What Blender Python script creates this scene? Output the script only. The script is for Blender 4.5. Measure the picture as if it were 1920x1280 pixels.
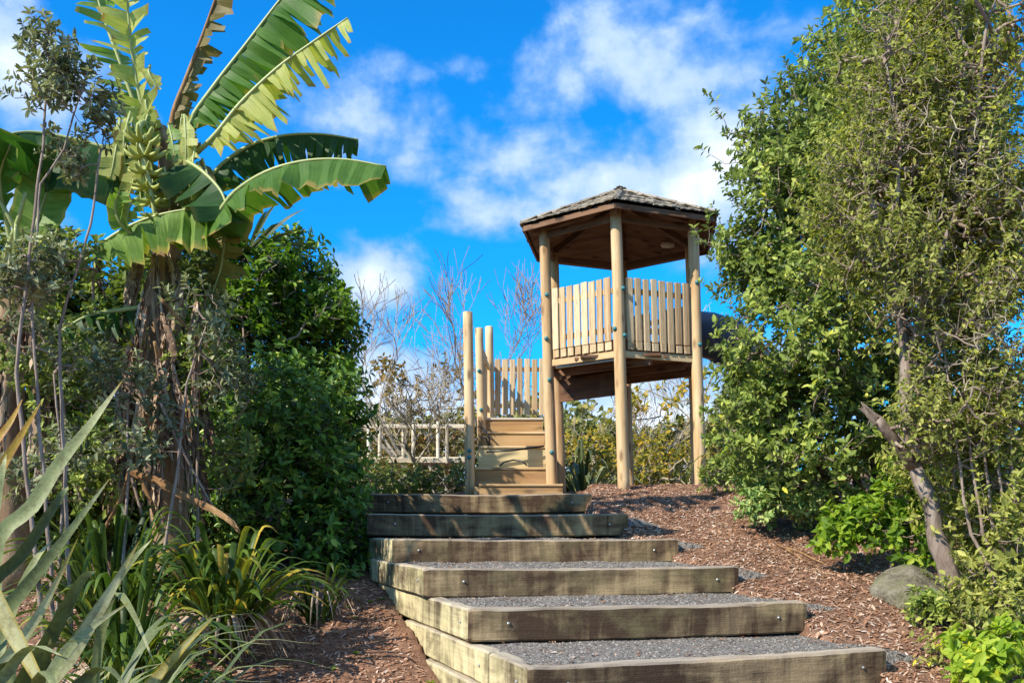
import bpy, math, random
import numpy as np
from mathutils import Vector, Matrix, Euler, noise as mnoise

for _o in list(bpy.data.objects):
    bpy.data.objects.remove(_o)
S = bpy.context.scene
COL = S.collection
R = math.radians

# ------------------------------------------------------------------ camera (eye level is z = 0)
F = 1740.0            # focal length in photo pixels (1920 wide)
HX, HY = 960.0, 990.0  # foot of the view axis in the photo
cam_d = bpy.data.cameras.new('camera')
cam_d.sensor_width = 36.0
cam_d.lens = F / 1920 * 36.0
cam_d.shift_y = (HY - 640) / 1920
cam_d.clip_start = 0.05
cam_d.clip_end = 3000
cam = bpy.data.objects.new('camera', cam_d)
COL.objects.link(cam)
cam.location = (0, 0, 0)
cam.rotation_euler = (R(90), 0, 0)
S.camera = cam

# ------------------------------------------------------------------ world, sun, exposure
SUN_EL = R(40)
SUN_TO = Vector((-0.79, -0.61, 0)).normalized()
S.view_settings.view_transform = 'Standard'
S.view_settings.look = 'None'
S.view_settings.exposure = 0.8
S.view_settings.gamma = 1.0
S.view_settings.use_curve_mapping = False

W = bpy.data.worlds.new("World")
S.world = W
W.use_nodes = True


class NT:
    """small helper round a node tree"""
    def __init__(s, tree):
        s.t = tree
        s.t.nodes.clear()

    def n(s, typ, **kw):
        nd = s.t.nodes.new(typ)
        for k, v in kw.items():
            if k == 'ins':
                for kk, vv in v.items():
                    sock = nd.inputs[kk]
                    if hasattr(vv, 'is_linked') or isinstance(vv, bpy.types.NodeSocket):
                        s.t.links.new(vv, sock)
                    else:
                        sock.default_value = vv
            else:
                setattr(nd, k, v)
        return nd

    def math(s, op, a, b=None, c=None, clamp=False):
        nd = s.t.nodes.new('ShaderNodeMath')
        nd.operation = op
        nd.use_clamp = clamp
        for i, v in enumerate((a, b, c)):
            if v is None:
                continue
            if isinstance(v, bpy.types.NodeSocket):
                s.t.links.new(v, nd.inputs[i])
            else:
                nd.inputs[i].default_value = v
        return nd.outputs[0]

    def vmath(s, op, a, b=None):
        nd = s.t.nodes.new('ShaderNodeVectorMath')
        nd.operation = op
        for i, v in enumerate((a, b)):
            if v is None:
                continue
            if isinstance(v, bpy.types.NodeSocket):
                s.t.links.new(v, nd.inputs[i])
            else:
                nd.inputs[i].default_value = v
        return nd.outputs['Value' if op in ('LENGTH', 'DOT_PRODUCT', 'DISTANCE') else 'Vector']

    def ramp(s, fac, stops, interp='LINEAR'):
        nd = s.t.nodes.new('ShaderNodeValToRGB')
        cr = nd.color_ramp
        cr.interpolation = interp
        while len(cr.elements) < len(stops):
            cr.elements.new(0.5)
        for e, (p, c) in zip(cr.elements, stops):
            e.position = p
            e.color = tuple(c) + (1,) if len(c) == 3 else c
        s.t.links.new(fac, nd.inputs[0])
        return nd.outputs[0]

    def mix(s, fac, a, b, blend='MIX'):
        nd = s.t.nodes.new('ShaderNodeMix')
        nd.data_type = 'RGBA'
        nd.blend_type = blend
        for sock, v in ((nd.inputs['Factor'], fac), (nd.inputs[6], a), (nd.inputs[7], b)):
            if isinstance(v, bpy.types.NodeSocket):
                s.t.links.new(v, sock)
            elif sock.type == 'RGBA':
                sock.default_value = tuple(v) + (1,) if len(v) == 3 else v
            else:
                sock.default_value = v
        return nd.outputs[2]

    def noise(s, vec, scale, detail=4, rough=0.55, dist=0.0, out=0):
        nd = s.t.nodes.new('ShaderNodeTexNoise')
        if vec is not None:
            s.t.links.new(vec, nd.inputs['Vector'])
        nd.inputs['Scale'].default_value = scale
        nd.inputs['Detail'].default_value = detail
        nd.inputs['Roughness'].default_value = rough
        nd.inputs['Distortion'].default_value = dist
        return nd.outputs[out]

    def mapping(s, vec, scale=(1, 1, 1), loc=(0, 0, 0), rot=(0, 0, 0)):
        nd = s.t.nodes.new('ShaderNodeMapping')
        s.t.links.new(vec, nd.inputs[0])
        nd.inputs['Location'].default_value = loc
        nd.inputs['Rotation'].default_value = rot
        nd.inputs['Scale'].default_value = scale
        return nd.outputs[0]

    def link(s, a, b):
        s.t.links.new(a, b)


def dir_px(x, y):
    return Vector((x - HX, F, HY - y)).normalized()


w = NT(W.node_tree)
tc = w.n('ShaderNodeTexCoord')
D = tc.outputs['Generated']
sky = w.n('ShaderNodeTexSky', sky_type='NISHITA')
sky.sun_disc = False
sky.sun_elevation = SUN_EL
sky.sun_rotation = math.atan2(SUN_TO.x, SUN_TO.y)
sky.air_density = 1.0
sky.dust_density = 0.3
sky.ozone_density = 2.5
blue = w.mix(1.0, sky.outputs[0], (0.05, 0.93, 1.65), 'MULTIPLY')
# clouds: soft patches broken up by noise, at infinity
CLOUDS = [  # centre x, y, half width, half height (photo pixels), weight
    (1130, 120, 295, 130, 1.25), (1330, 150, 225, 100, 1.15), (1010, 120, 130, 70, 0.8),
    (670, 225, 220, 105, 1.2), (760, 300, 140, 80, 0.8), (560, 240, 120, 110, 0.7),
    (900, 405, 135, 75, 1.4), (1130, 335, 250, 120, 1.6), (1330, 330, 220, 165, 1.75), (1050, 400, 170, 85, 1.55),
    (1240, 230, 200, 60, .6),
    (715, 535, 140, 90, 1.65), (760, 620, 240, 90, 0.7),
    (50, 130, 180, 170, 1.4), (30, 400, 100, 80, 1.5),
    (700, 60, 90, 50, 0.4), (860, 170, 60, 60, 0.45), (1500, 60, 150, 70, .6),
    (800, 800, 620, 170, 1.5), (1250, 820, 620, 210, 1.6), (300, 800, 520, 150, 1.2),
]
acc = None
for cx, cy, rx, ry, wt in CLOUDS:
    c = dir_px(cx, cy)
    k = 1 / math.sqrt(1 + ((cx - HX) / F) ** 2 + ((HY - cy) / F) ** 2)
    dv = w.vmath('SUBTRACT', D, tuple(c))
    dv = w.vmath('MULTIPLY', dv, (F / rx / k * .95, 3.0, F / ry / k * .95))
    ln = w.vmath('LENGTH', dv)
    m = w.math('MULTIPLY_ADD', ln, -0.75, 1.0, clamp=True)
    m = w.math('MULTIPLY', m, wt)
    acc = m if acc is None else w.math('MAXIMUM', acc, m)
# the sky out of view: cloud cover raised for whiter fill light
rest = w.noise(D, 2.6, 3, 0.5)
rest = w.math('MULTIPLY_ADD', rest, 3.6, -0.95, clamp=True)
sep = w.n('ShaderNodeSeparateXYZ', ins={0: D})
away = w.math('MULTIPLY_ADD', sep.outputs['Y'], -4.0, 3.0, clamp=True)
rest = w.math('MULTIPLY', rest, away)
acc = w.math('MAXIMUM', acc, rest)
nz = w.noise(w.mapping(D, (1, 1, 1.4)), 8.5, 8, 0.55, 0.12)
nz2 = w.noise(D, 30, 5, 0.6, 0.2)
dens = w.math('MULTIPLY_ADD', nz, 2.7, -1.70)
dens = w.math('ADD', dens, w.math('MULTIPLY', acc, 0.92))
dens = w.math('ADD', dens, w.math('MULTIPLY_ADD', nz2, 0.62, -0.31))
mr = w.n('ShaderNodeMapRange', interpolation_type='SMOOTHSTEP', ins={0: dens, 1: 0.04, 2: 0.72, 3: 0.0, 4: 0.93})
cl_col = w.ramp(w.math('MULTIPLY', dens, .8), [(0.0, (0.15, 0.30, 0.62)), (0.36, (0.24, 0.38, 0.64)), (.68, (0.40, 0.51, 0.68)), (1.0, (0.66, 0.72, 0.82))])
cl_col = w.mix(1.0, cl_col, (10.0, 10.0, 10.0), 'MULTIPLY')
allsky = w.mix(mr.outputs[0], blue, cl_col)
bg = w.n('ShaderNodeBackground', ins={'Color': allsky, 'Strength': 0.1})
wo = w.n('ShaderNodeOutputWorld', ins={0: bg.outputs[0]})

sun_d = bpy.data.lights.new('sun', 'SUN')
sun_d.energy = 4.1
sun_d.angle = R(0.5)
sun_d.color = (1.0, 0.93, 0.80)
sun = bpy.data.objects.new('sun', sun_d)
COL.objects.link(sun)
sv = Vector((SUN_TO.x * math.cos(SUN_EL), SUN_TO.y * math.cos(SUN_EL), math.sin(SUN_EL)))
sun.rotation_euler = sv.to_track_quat('Z', 'Y').to_euler()
sun.location = sv * 40

S.cycles.max_bounces = 6
S.cycles.transparent_max_bounces = 4
S.cycles.use_denoising = True

# ------------------------------------------------------------------ mesh helpers
def at(x, y, d):
    """point of the place seen at photo pixel x, y at distance d"""
    return Vector(((x - HX) / F * d, d, (HY - y) / F * d))


class MB:
    def __init__(s):
        s.v, s.f, s.t = [], [], []

    def add(s, vs, fs, tint=0.5):
        b = len(s.v)
        s.v += [tuple(p) for p in vs]
        s.f += [tuple(i + b for i in f) for f in fs]
        s.t += [tint] * len(vs) if not hasattr(tint, '__len__') else list(tint)

    def box(s, c, ax, ay, az, tint=0.5):
        """box about c with half-axis vectors"""
        c, ax, ay, az = Vector(c), Vector(ax), Vector(ay), Vector(az)
        vs = [c + sx * ax + sy * ay + sz * az for sz in (-1, 1) for sy in (-1, 1) for sx in (-1, 1)]
        s.add(vs, [(0, 2, 3, 1), (4, 5, 7, 6), (0, 1, 5, 4), (2, 6, 7, 3), (0, 4, 6, 2), (1, 3, 7, 5)], tint)

    def tube(s, pts, radii, n=8, cap=True, tint=0.5, jitter=0.0, rnd=random):
        pts = [Vector(p) for p in pts]
        if not hasattr(radii, '__len__'):
            radii = [radii] * len(pts)
        ref = None
        vs, fs = [], []
        for i, p in enumerate(pts):
            t = (pts[min(i + 1, len(pts) - 1)] - pts[max(i - 1, 0)]).normalized()
            if ref is None:
                ref = t.orthogonal().normalized()
            ref = (ref - t * ref.dot(t))
            ref = ref.normalized() if ref.length > 1e-6 else t.orthogonal().normalized()
            b = t.cross(ref)
            for k in range(n):
                a = 2 * math.pi * k / n
                r = radii[i] * (1 + (rnd.uniform(-jitter, jitter) if jitter else 0))
                vs.append(p + (ref * math.cos(a) + b * math.sin(a)) * r)
        for i in range(len(pts) - 1):
            for k in range(n):
                k2 = (k + 1) % n
                fs.append((i * n + k, i * n + k2, (i + 1) * n + k2, (i + 1) * n + k))
        if cap:
            fs.append(tuple(reversed(range(n))))
            fs.append(tuple((len(pts) - 1) * n + k for k in range(n)))
        s.add(vs, fs, tint)


ORIGIN = {}


def quick_mesh(name, V, faces_quads=None, tris=None, tint=None, smooth=False):
    """mesh straight from numpy arrays"""
    me = bpy.data.meshes.new(name)
    V = np.asarray(V, dtype=np.float32)
    nq = 0 if faces_quads is None else len(faces_quads)
    nt = 0 if tris is None else len(tris)
    me.vertices.add(len(V))
    me.vertices.foreach_set('co', V.ravel())
    idx, starts = [], []
    if nq:
        idx.append(np.asarray(faces_quads, dtype=np.int32).ravel())
        starts.append(np.arange(nq, dtype=np.int32) * 4)
    if nt:
        idx.append(np.asarray(tris, dtype=np.int32).ravel())
        starts.append(nq * 4 + np.arange(nt, dtype=np.int32) * 3)
    idx = np.concatenate(idx)
    me.loops.add(len(idx))
    me.loops.foreach_set('vertex_index', idx)
    me.polygons.add(nq + nt)
    me.polygons.foreach_set('loop_start', np.concatenate(starts))
    if smooth:
        me.polygons.foreach_set('use_smooth', np.ones(nq + nt, dtype=bool))
    me.update(calc_edges=True)
    if tint is not None:
        a = me.attributes.new('tint', 'FLOAT', 'POINT')
        a.data.foreach_set('value', np.asarray(tint, dtype=np.float32))
    return me


def link(o, name, parent, origin, mat=None, kind=None, label=None):
    COL.objects.link(o)
    if mat is not None and o.data is not None and not o.data.materials:
        o.data.materials.append(mat)
    ORIGIN[o.name] = Vector(origin)
    if parent is not None:
        o.parent = parent
        o.location = Vector(origin) - ORIGIN[parent.name]
    else:
        o.location = origin
    if kind:
        o['kind'] = kind
    if label:
        o['label'] = label
    return o


def obj(name, mb, mat, parent=None, smooth=False, kind=None, label=None):
    """link the collected shapes as one mesh object; its origin at the middle of its base"""
    if isinstance(mb, MB):
        V = np.array(mb.v, dtype=np.float64)
        lo, hi = V.min(0), V.max(0)
        org = Vector(((lo[0] + hi[0]) / 2, (lo[1] + hi[1]) / 2, lo[2]))
        me = bpy.data.meshes.new(name)
        me.from_pydata([tuple(p) for p in (V - np.array(org))], [], mb.f)
        if smooth:
            me.polygons.foreach_set('use_smooth', [True] * len(me.polygons))
        a = me.attributes.new('tint', 'FLOAT', 'POINT')
        a.data.foreach_set('value', np.array(mb.t, dtype=np.float32))
        me.update()
    else:
        V, Q, Tt, tint = mb
        V = np.asarray(V, dtype=np.float64)
        lo, hi = V.min(0), V.max(0)
        org = Vector(((lo[0] + hi[0]) / 2, (lo[1] + hi[1]) / 2, lo[2]))
        me = quick_mesh(name, V - np.array(org), Q, Tt, tint, smooth)
    o = bpy.data.objects.new(name, me)
    return link(o, name, parent, org, mat, kind, label)


def inst(name, me, M, parent, mat=None, label=None):
    """object with shared mesh data at world matrix M"""
    o = bpy.data.objects.new(name, me)
    if mat is not None and not me.materials:
        me.materials.append(mat)
    COL.objects.link(o)
    ORIGIN[o.name] = M.to_translation()
    if parent is not None:
        o.parent = parent
        M = Matrix.Translation(-ORIGIN[parent.name]) @ M
    o.matrix_basis = M
    if label:
        o['label'] = label
    return o


def thing(name, label, cat, loc, group=None):
    o = bpy.data.objects.new(name, None)
    o.empty_display_size = 0.1
    COL.objects.link(o)
    o.location = loc
    ORIGIN[o.name] = Vector(loc)
    o['label'] = label
    o['category'] = cat
    if group:
        o['group'] = group
    return o


def tag(o, label, cat, group=None):
    o['label'] = label
    o['category'] = cat
    if group:
        o['group'] = group
    return o


def frame(o, x, y=None):
    """matrix with the given x axis (and y hint) at o"""
    x = Vector(x).normalized()
    y = Vector(y) if y is not None else Vector((0, 0, 1)).cross(x)
    z = x.cross(y).normalized()
    y = z.cross(x).normalized()
    M = Matrix((x, y, z)).transposed().to_4x4()
    M.translation = o
    return M

# ------------------------------------------------------------------ materials
def mat_new(name):
    m = bpy.data.materials.new(name)
    m.use_nodes = True
    return m, NT(m.node_tree)


def finish(nt, col, rough=0.8, bump=None, bstr=0.3, bdist=0.01, spec=0.3, metal=0.0):
    p = nt.n('ShaderNodeBsdfPrincipled')
    for s, v in (('Base Color', col), ('Roughness', rough), ('Specular IOR Level', spec), ('Metallic', metal)):
        if isinstance(v, bpy.types.NodeSocket):
            nt.link(v, p.inputs[s])
        else:
            p.inputs[s].default_value = tuple(v) + (1,) if isinstance(v, tuple) and len(v) == 3 else v
    if bump is not None:
        b = nt.n('ShaderNodeBump', ins={'Strength': bstr, 'Distance': bdist, 'Height': bump})
        nt.link(b.outputs[0], p.inputs['Normal'])
    nt.n('ShaderNodeOutputMaterial', ins={0: p.outputs[0]})
    return p


def objcoord(nt, jitter=True):
    tcn = nt.n('ShaderNodeTexCoord')
    v = tcn.outputs['Object']
    if jitter:
        oi = nt.n('ShaderNodeObjectInfo')
        off = nt.math('MULTIPLY', oi.outputs['Random'], 37.0)
        cmb = nt.n('ShaderNodeCombineXYZ', ins={0: off, 1: off, 2: off})
        v = nt.vmath('ADD', v, cmb.outputs[0])
        return v, oi.outputs['Random']
    return v, None


def attr(nt, name='tint'):
    a = nt.n('ShaderNodeAttribute')
    a.attribute_name = name
    return a.outputs['Fac']


def leaf_mat(name, stops, rough=0.42, transl=0.3, spec=0.4, back=None, blotch=False):
    m, nt = mat_new(name)
    spec, rough, transl = spec * .55, rough + .1, transl + .06
    t = attr(nt)
    stops = [(p_, tuple(min(.6, c_ * k_) for c_, k_ in zip(col_, (2.5, 2.15, 1.4)))) for p_, col_ in stops]
    col = nt.ramp(t, stops)
    if blotch:
        vn = nt.n('ShaderNodeTexCoord').outputs['Object']
        b1 = nt.ramp(nt.math('ADD', nt.math('MULTIPLY', nt.noise(vn, 14, 5, .7), .6), nt.math('MULTIPLY', nt.noise(vn, 90, 3, .7), .4)), [(.34, (.45, .42, .35)), (.55, (1, 1, 1)), (.75, (1.25, 1.2, 1.1))])
        col = nt.mix(1.0, col, b1, 'MULTIPLY')
    if back is not None:
        g = nt.n('ShaderNodeNewGeometry')
        col = nt.mix(g.outputs['Backfacing'], col, nt.mix(0.5, col, back))
    p = nt.n('ShaderNodeBsdfPrincipled', ins={'Base Color': col, 'Roughness': rough, 'Specular IOR Level': spec})
    tl = nt.n('ShaderNodeBsdfTranslucent', ins={'Color': nt.mix(1.0, col, (1.25, 1.35, 0.6), 'MULTIPLY')})
    mx = nt.n('ShaderNodeMixShader', ins={0: transl, 1: p.outputs[0], 2: tl.outputs[0]})
    nt.n('ShaderNodeOutputMaterial', ins={0: mx.outputs[0]})
    return m


def wood_mat(name, dark, mid, light, axis='Z', grain=28.0, rough=0.75, knots=True, weather=0.0):
    m, nt = mat_new(name)
    v, rnd = objcoord(nt)
    sc = {'X': (1.2, grain, grain), 'Y': (grain, 1.2, grain), 'Z': (grain, grain, 1.2)}[axis]
    g1 = nt.noise(nt.mapping(v, sc), 1.0, 6, 0.6, 0.4)
    sb_ = {'X': (.9, 7, 7), 'Y': (7, .9, 7), 'Z': (7, 7, .9)}[axis]
    big = nt.noise(nt.mapping(v, sb_), 1.0, 4, 0.6, 0.5)
    big = nt.math('MULTIPLY_ADD', big, 1.7, -.85 + .5)
    f = nt.math('MULTIPLY_ADD', big, 0.62, nt.math('MULTIPLY', g1, 0.6))
    f = nt.math('MULTIPLY_ADD', rnd, 0.26, nt.math('SUBTRACT', f, 0.20))
    col = nt.ramp(f, [(0.28, dark), (0.52, mid), (0.75, light)])
    if knots:
        sk = {'X': (3, 8, 8), 'Y': (8, 3, 8), 'Z': (9, 9, 3.2)}[axis]
        vo = nt.n('ShaderNodeTexVoronoi', ins={'Vector': nt.mapping(v, sk), 'Scale': 1.0})
        kn = nt.ramp(vo.outputs['Distance'], [(0.12, (1, 1, 1)), (0.28, (0, 0, 0))])
        col = nt.mix(nt.math('MULTIPLY', kn, 0.8), col, tuple(c * 0.45 for c in dark))
    ck = nt.noise(nt.mapping(v, tuple(c * (1.6 if c > 5 else .55) for c in sc)), 1.0, 3, .5, .6)
    ckf = nt.ramp(ck, [(.30, (1, 1, 1)), (.36, (0, 0, 0))])
    col = nt.mix(nt.math('MULTIPLY', ckf, .55), col, tuple(c * .4 for c in dark))
    gw = nt.ramp(nt.noise(v, 1.7, 4, .6, .5), [(.5, (0, 0, 0)), (.72, (1, 1, 1))])
    col = nt.mix(nt.math('MULTIPLY', gw, .35), col, nt.mix(.5, col, (.42, .36, .29)))
    if weather:
        wn = nt.noise(nt.mapping(v, tuple(c * .3 for c in sc)), 1.0, 4, .6)
        wf = nt.ramp(wn, [(0.5, (0, 0, 0)), (0.7, (1, 1, 1))])
        col = nt.mix(nt.math('MULTIPLY', wf, weather), col, (0.3, 0.28, 0.25))
    finish(nt, col, rough, g1, 0.35, 0.004)
    return m


M = {}
M['post'] = wood_mat('post_wood', (0.34, 0.185, 0.08), (0.58, 0.385, 0.19), (0.72, 0.54, 0.32), 'Z', 30)
M['slat'] = wood_mat('slat_wood', (0.36, 0.21, 0.10), (0.58, 0.40, 0.21), (0.76, 0.60, 0.37), 'Z', 40, weather=.2)
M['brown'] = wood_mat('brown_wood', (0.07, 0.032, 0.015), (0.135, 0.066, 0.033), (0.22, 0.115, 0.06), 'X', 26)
M['ply'] = wood_mat('riser_wood', (0.27, 0.14, 0.058), (0.39, 0.225, 0.095), (0.50, 0.32, 0.15), 'X', 22)
M['sunlit_ply'] = wood_mat('sunlit_riser_wood', (0.50, 0.36, 0.15), (0.62, 0.47, 0.22), (0.72, 0.57, 0.30), 'X', 22)  # sunlight on the third riser, put into a paler wood colour
M['tan'] = wood_mat('tan_wood', (0.42, 0.26, 0.12), (0.58, 0.40, 0.2), (0.72, 0.56, 0.32), 'X', 22)
M['pale_wood'] = wood_mat('pale_wood', (0.42, 0.35, 0.25), (0.62, 0.54, 0.40), (0.76, 0.69, 0.55), 'X', 22, knots=False)
M['grey_wood'] = wood_mat('grey_wood', (0.33, 0.26, 0.2), (0.5, 0.42, 0.33), (0.66, 0.58, 0.47), 'X', 22, weather=.4)


def sleeper_mat(name, dark, tan, green, amt):
    m, nt = mat_new(name)
    v, rnd = objcoord(nt)
    grain = nt.noise(nt.mapping(v, (2.0, 34, 34)), 1.0, 6, 0.65, 0.3)
    streak = nt.noise(nt.mapping(v, (8, 8, .9)), 1.0, 6, 0.66, 0.8)
    patch = nt.noise(nt.mapping(v, (1.5, 3, 3.2)), 1.0, 5, 0.62, 0.6)
    fine = nt.noise(v, 60, 3, 0.7)
    f = nt.math('ADD', nt.math('MULTIPLY_ADD', streak, 1.05, -.07), nt.math('MULTIPLY', grain, 0.3))
    f = nt.math('ADD', f, nt.math('MULTIPLY_ADD', patch, 1.6, -0.93 + amt))
    col = nt.ramp(f, [(0.30, dark), (0.50, tuple(a * .55 + b * .45 for a, b in zip(dark, tan))), (0.66, tan), (0.9, tuple(min(.8, c * 1.45) for c in tan))])
    gp = nt.ramp(nt.noise(v, 4.3, 4, .6), [(0.5, (0, 0, 0)), (0.68, (1, 1, 1))])
    col = nt.mix(nt.math('MULTIPLY', gp, 0.42), col, green, 'MIX')
    col = nt.mix(nt.math('MULTIPLY_ADD', fine, 0.6, -.12, clamp=True), col, nt.mix(1.0, col, (0.45, 0.42, 0.4), 'MULTIPLY'))
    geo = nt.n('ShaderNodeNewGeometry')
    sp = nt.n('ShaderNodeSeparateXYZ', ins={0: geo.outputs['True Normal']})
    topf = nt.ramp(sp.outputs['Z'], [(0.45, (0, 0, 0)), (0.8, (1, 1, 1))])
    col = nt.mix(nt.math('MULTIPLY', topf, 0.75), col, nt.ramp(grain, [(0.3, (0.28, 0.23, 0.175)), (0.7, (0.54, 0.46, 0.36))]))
    h = nt.math('ADD', grain, nt.math('MULTIPLY', fine, 0.4))
    finish(nt, col, 0.9, h, 0.7, 0.008, spec=0.15)
    return m


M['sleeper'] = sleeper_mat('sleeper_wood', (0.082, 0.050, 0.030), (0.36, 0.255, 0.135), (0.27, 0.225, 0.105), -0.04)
M['side_sleeper'] = sleeper_mat('pale_sleeper_wood', (0.10, 0.072, 0.045), (0.55, 0.47, 0.27), (0.46, 0.43, 0.21), 0.12)

m, nt = mat_new('roof_shingle')
v, rnd = objcoord(nt)
a1 = nt.noise(nt.mapping(v, (18, 3, 18)), 1.0, 5, .6)
a2 = nt.noise(v, 16, 4, .65)
c_ = nt.ramp(nt.math('ADD', nt.math('MULTIPLY', a1, .6), nt.math('MULTIPLY_ADD', rnd, .5, -.05)), [(0.2, (0.15, 0.12, 0.09)), (0.5, (0.29, 0.24, 0.18)), (0.85, (0.46, 0.40, 0.31))])
c_ = nt.mix(nt.ramp(a2, [(0.56, (0, 0, 0)), (0.7, (.8, .8, .8))]), c_, (0.33, 0.32, 0.2))
finish(nt, c_, 0.95, a1, .6, .006, spec=.1)
M['shingle'] = m

def flat(name, col, rough=0.5, metal=0.0, spec=0.5, var=0.12, scale=30):
    m, nt = mat_new(name)
    v, rnd = objcoord(nt)
    n1 = nt.noise(v, scale, 4, .6)
    c = nt.mix(n1, tuple(x * (1 - var) for x in col), tuple(min(1, x * (1 + var)) for x in col))
    finish(nt, c, rough, n1, .1, .002, spec=spec, metal=metal)
    return m

M['bolt_teal'] = flat('bolt_cap_plastic', (0.03, 0.19, 0.21), 0.45)
M['steel'] = flat('galvanised_steel', (0.6, 0.6, 0.58), 0.4, 0.8)
M['black_rail'] = flat('black_steel', (0.02, 0.018, 0.016), 0.4)
M['sun_patch_cream'] = flat('sun_patch', (0.85, 0.78, 0.62), 0.5)  # cream for the added oval that stands for a patch of sun
M['slide'] = flat('slide_plastic', (0.035, 0.045, 0.075), 0.35)

m, nt = mat_new('ground_soil')
tcn = nt.n('ShaderNodeTexCoord')
v = tcn.outputs['Object']
a1 = nt.noise(v, 9, 6, .7)
a2 = nt.noise(v, 55, 5, .7)
c_ = nt.ramp(nt.math('ADD', nt.math('MULTIPLY', a1, .5), nt.math('MULTIPLY', a2, .5)), [(0.3, (0.08, 0.043, 0.028)), (0.5, (0.24, 0.13, 0.082)), (0.7, (0.40, 0.26, 0.18))])
finish(nt, c_, 0.95, a2, .9, .02, spec=.1)
M['soil'] = m

m, nt = mat_new('gravel')
v = nt.n('ShaderNodeTexCoord').outputs['Object']
vo = nt.n('ShaderNodeTexVoronoi', ins={'Vector': v, 'Scale': 70.0})
c_ = nt.mix(vo.outputs['Color'], (0.085, 0.078, 0.07), (0.29, 0.26, 0.225))
c_ = nt.mix(nt.ramp(nt.noise(v, 5, 4, .6), [(.55, (0, 0, 0)), (.75, (.7, .7, .7))]), c_, (.2, .13, .085))
finish(nt, c_, .9, vo.outputs['Distance'], .8, .01, spec=.2)
M['gravel'] = m

def tint_mat(name, stops, rough=.9, spec=.15, noise_amt=.3):
    m, nt = mat_new(name)
    t = attr(nt)
    c = nt.ramp(t, stops)
    v = nt.n('ShaderNodeTexCoord').outputs['Object']
    n1 = nt.noise(v, 40, 3, .6)
    c = nt.mix(nt.math('MULTIPLY', n1, noise_amt), c, nt.mix(1.0, c, (.4, .38, .36), 'MULTIPLY'))
    finish(nt, c, rough, n1, .3, .005, spec=spec)
    return m

M['chips'] = tint_mat('bark_chips', [(0, (0.10, 0.05, 0.03)), (.3, (0.29, 0.14, 0.075)), (.55, (0.45, 0.255, 0.155)), (.8, (0.57, 0.41, 0.295)), (1, (0.74, 0.64, 0.56))])
M['pebbles'] = tint_mat('pebble_stone', [(0, (0.05, 0.045, 0.04)), (.5, (0.18, 0.16, 0.14)), (1, (0.42, 0.38, 0.33))])

def bark_mat(name, dark, mid, light, stretch=6):
    m, nt = mat_new(name)
    v, rnd = objcoord(nt)
    n1 = nt.noise(nt.mapping(v, (stretch * 4, stretch * 4, stretch)), 1.0, 6, .65, .5)
    n2 = nt.noise(v, 3.0, 4, .6)
    f = nt.math('ADD', nt.math('MULTIPLY', n1, .7), nt.math('MULTIPLY', n2, .4))
    c = nt.ramp(f, [(.35, dark), (.53, mid), (.75, light)])
    finish(nt, c, .92, n1, .8, .012, spec=.12)
    return m

M['bark'] = bark_mat('grey_bark', (0.075, 0.055, 0.042), (0.22, 0.165, 0.13), (0.42, 0.35, 0.29))
M['bark_dark'] = bark_mat('dark_bark', (0.04, 0.03, 0.02), (0.11, 0.08, 0.055), (0.22, 0.17, 0.12))
M['twig'] = bark_mat('twig_bark', (0.13, 0.095, 0.07), (0.27, 0.205, 0.16), (0.42, 0.34, 0.28))
M['bare'] = bark_mat('bare_branch_bark', (0.16, 0.13, 0.09), (0.34, 0.285, 0.205), (0.54, 0.47, 0.35))
M['bare_red'] = bark_mat('bare_reddish_bark', (0.13, 0.095, 0.065), (0.27, 0.205, 0.145), (0.42, 0.33, 0.24))
m, nt = mat_new('mossy_rock')
v, rnd_ = objcoord(nt)
r1, r2, r3 = nt.noise(v, 9, 6, .7, .4), nt.noise(v, 45, 5, .7), nt.noise(v, 5, 4, .6)
c_ = nt.ramp(nt.math('ADD', nt.math('MULTIPLY', r1, .6), nt.math('MULTIPLY', r2, .4)), [(.35, (.085, .072, .05)), (.5, (.20, .175, .125)), (.68, (.36, .325, .25))])
c_ = nt.mix(nt.ramp(r3, [(.5, (0, 0, 0)), (.66, (.75, .75, .75))]), c_, (.16, .165, .075))
finish(nt, c_, .95, nt.math('ADD', r1, nt.math('MULTIPLY', r2, .5)), 1.0, .03, spec=.1)
M['rock'] = m
M['banana_stem'] = bark_mat('banana_sheath', (0.10, 0.06, 0.035), (0.27, 0.175, 0.10), (0.46, 0.35, 0.21), 4)
M['dead_leaf'] = tint_mat('dead_leaf', [(0, (0.10, 0.06, 0.04)), (.4, (0.29, 0.19, 0.12)), (.7, (0.47, 0.34, 0.23)), (1, (0.66, 0.54, 0.41))], .85)
M['broken'] = bark_mat('broken_stalk', (0.08, 0.04, 0.022), (0.25, 0.135, 0.06), (0.48, 0.31, 0.15), 2.5)

# leaves: tint 0..1 runs through the colours one plant carries
M['lf_right'] = leaf_mat('small_leaf', [(0, (0.028, 0.05, 0.012)), (.35, (0.065, 0.115, 0.024)), (.7, (0.125, 0.185, 0.04)), (.93, (0.2, 0.255, 0.06)), (.955, (0.45, 0.3, 0.02)), (1, (0.5, 0.36, 0.03))], .36, .28, .5)
M['lf_back'] = leaf_mat('oval_leaf', [(0, (0.03, 0.05, 0.015)), (.4, (0.075, 0.118, 0.03)), (.75, (0.145, 0.20, 0.06)), (.96, (0.25, 0.29, 0.10)), (.975, (0.5, 0.36, 0.03)), (1, (0.5, 0.36, 0.03))], .36, .25, .5, back=(.2, .24, .14))
M['lf_dark'] = leaf_mat('glossy_dark_leaf', [(0, (0.012, 0.032, 0.008)), (.4, (0.032, 0.078, 0.016)), (.8, (0.075, 0.145, 0.03)), (1, (0.19, 0.25, 0.065))], .28, .2, .6)
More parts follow.
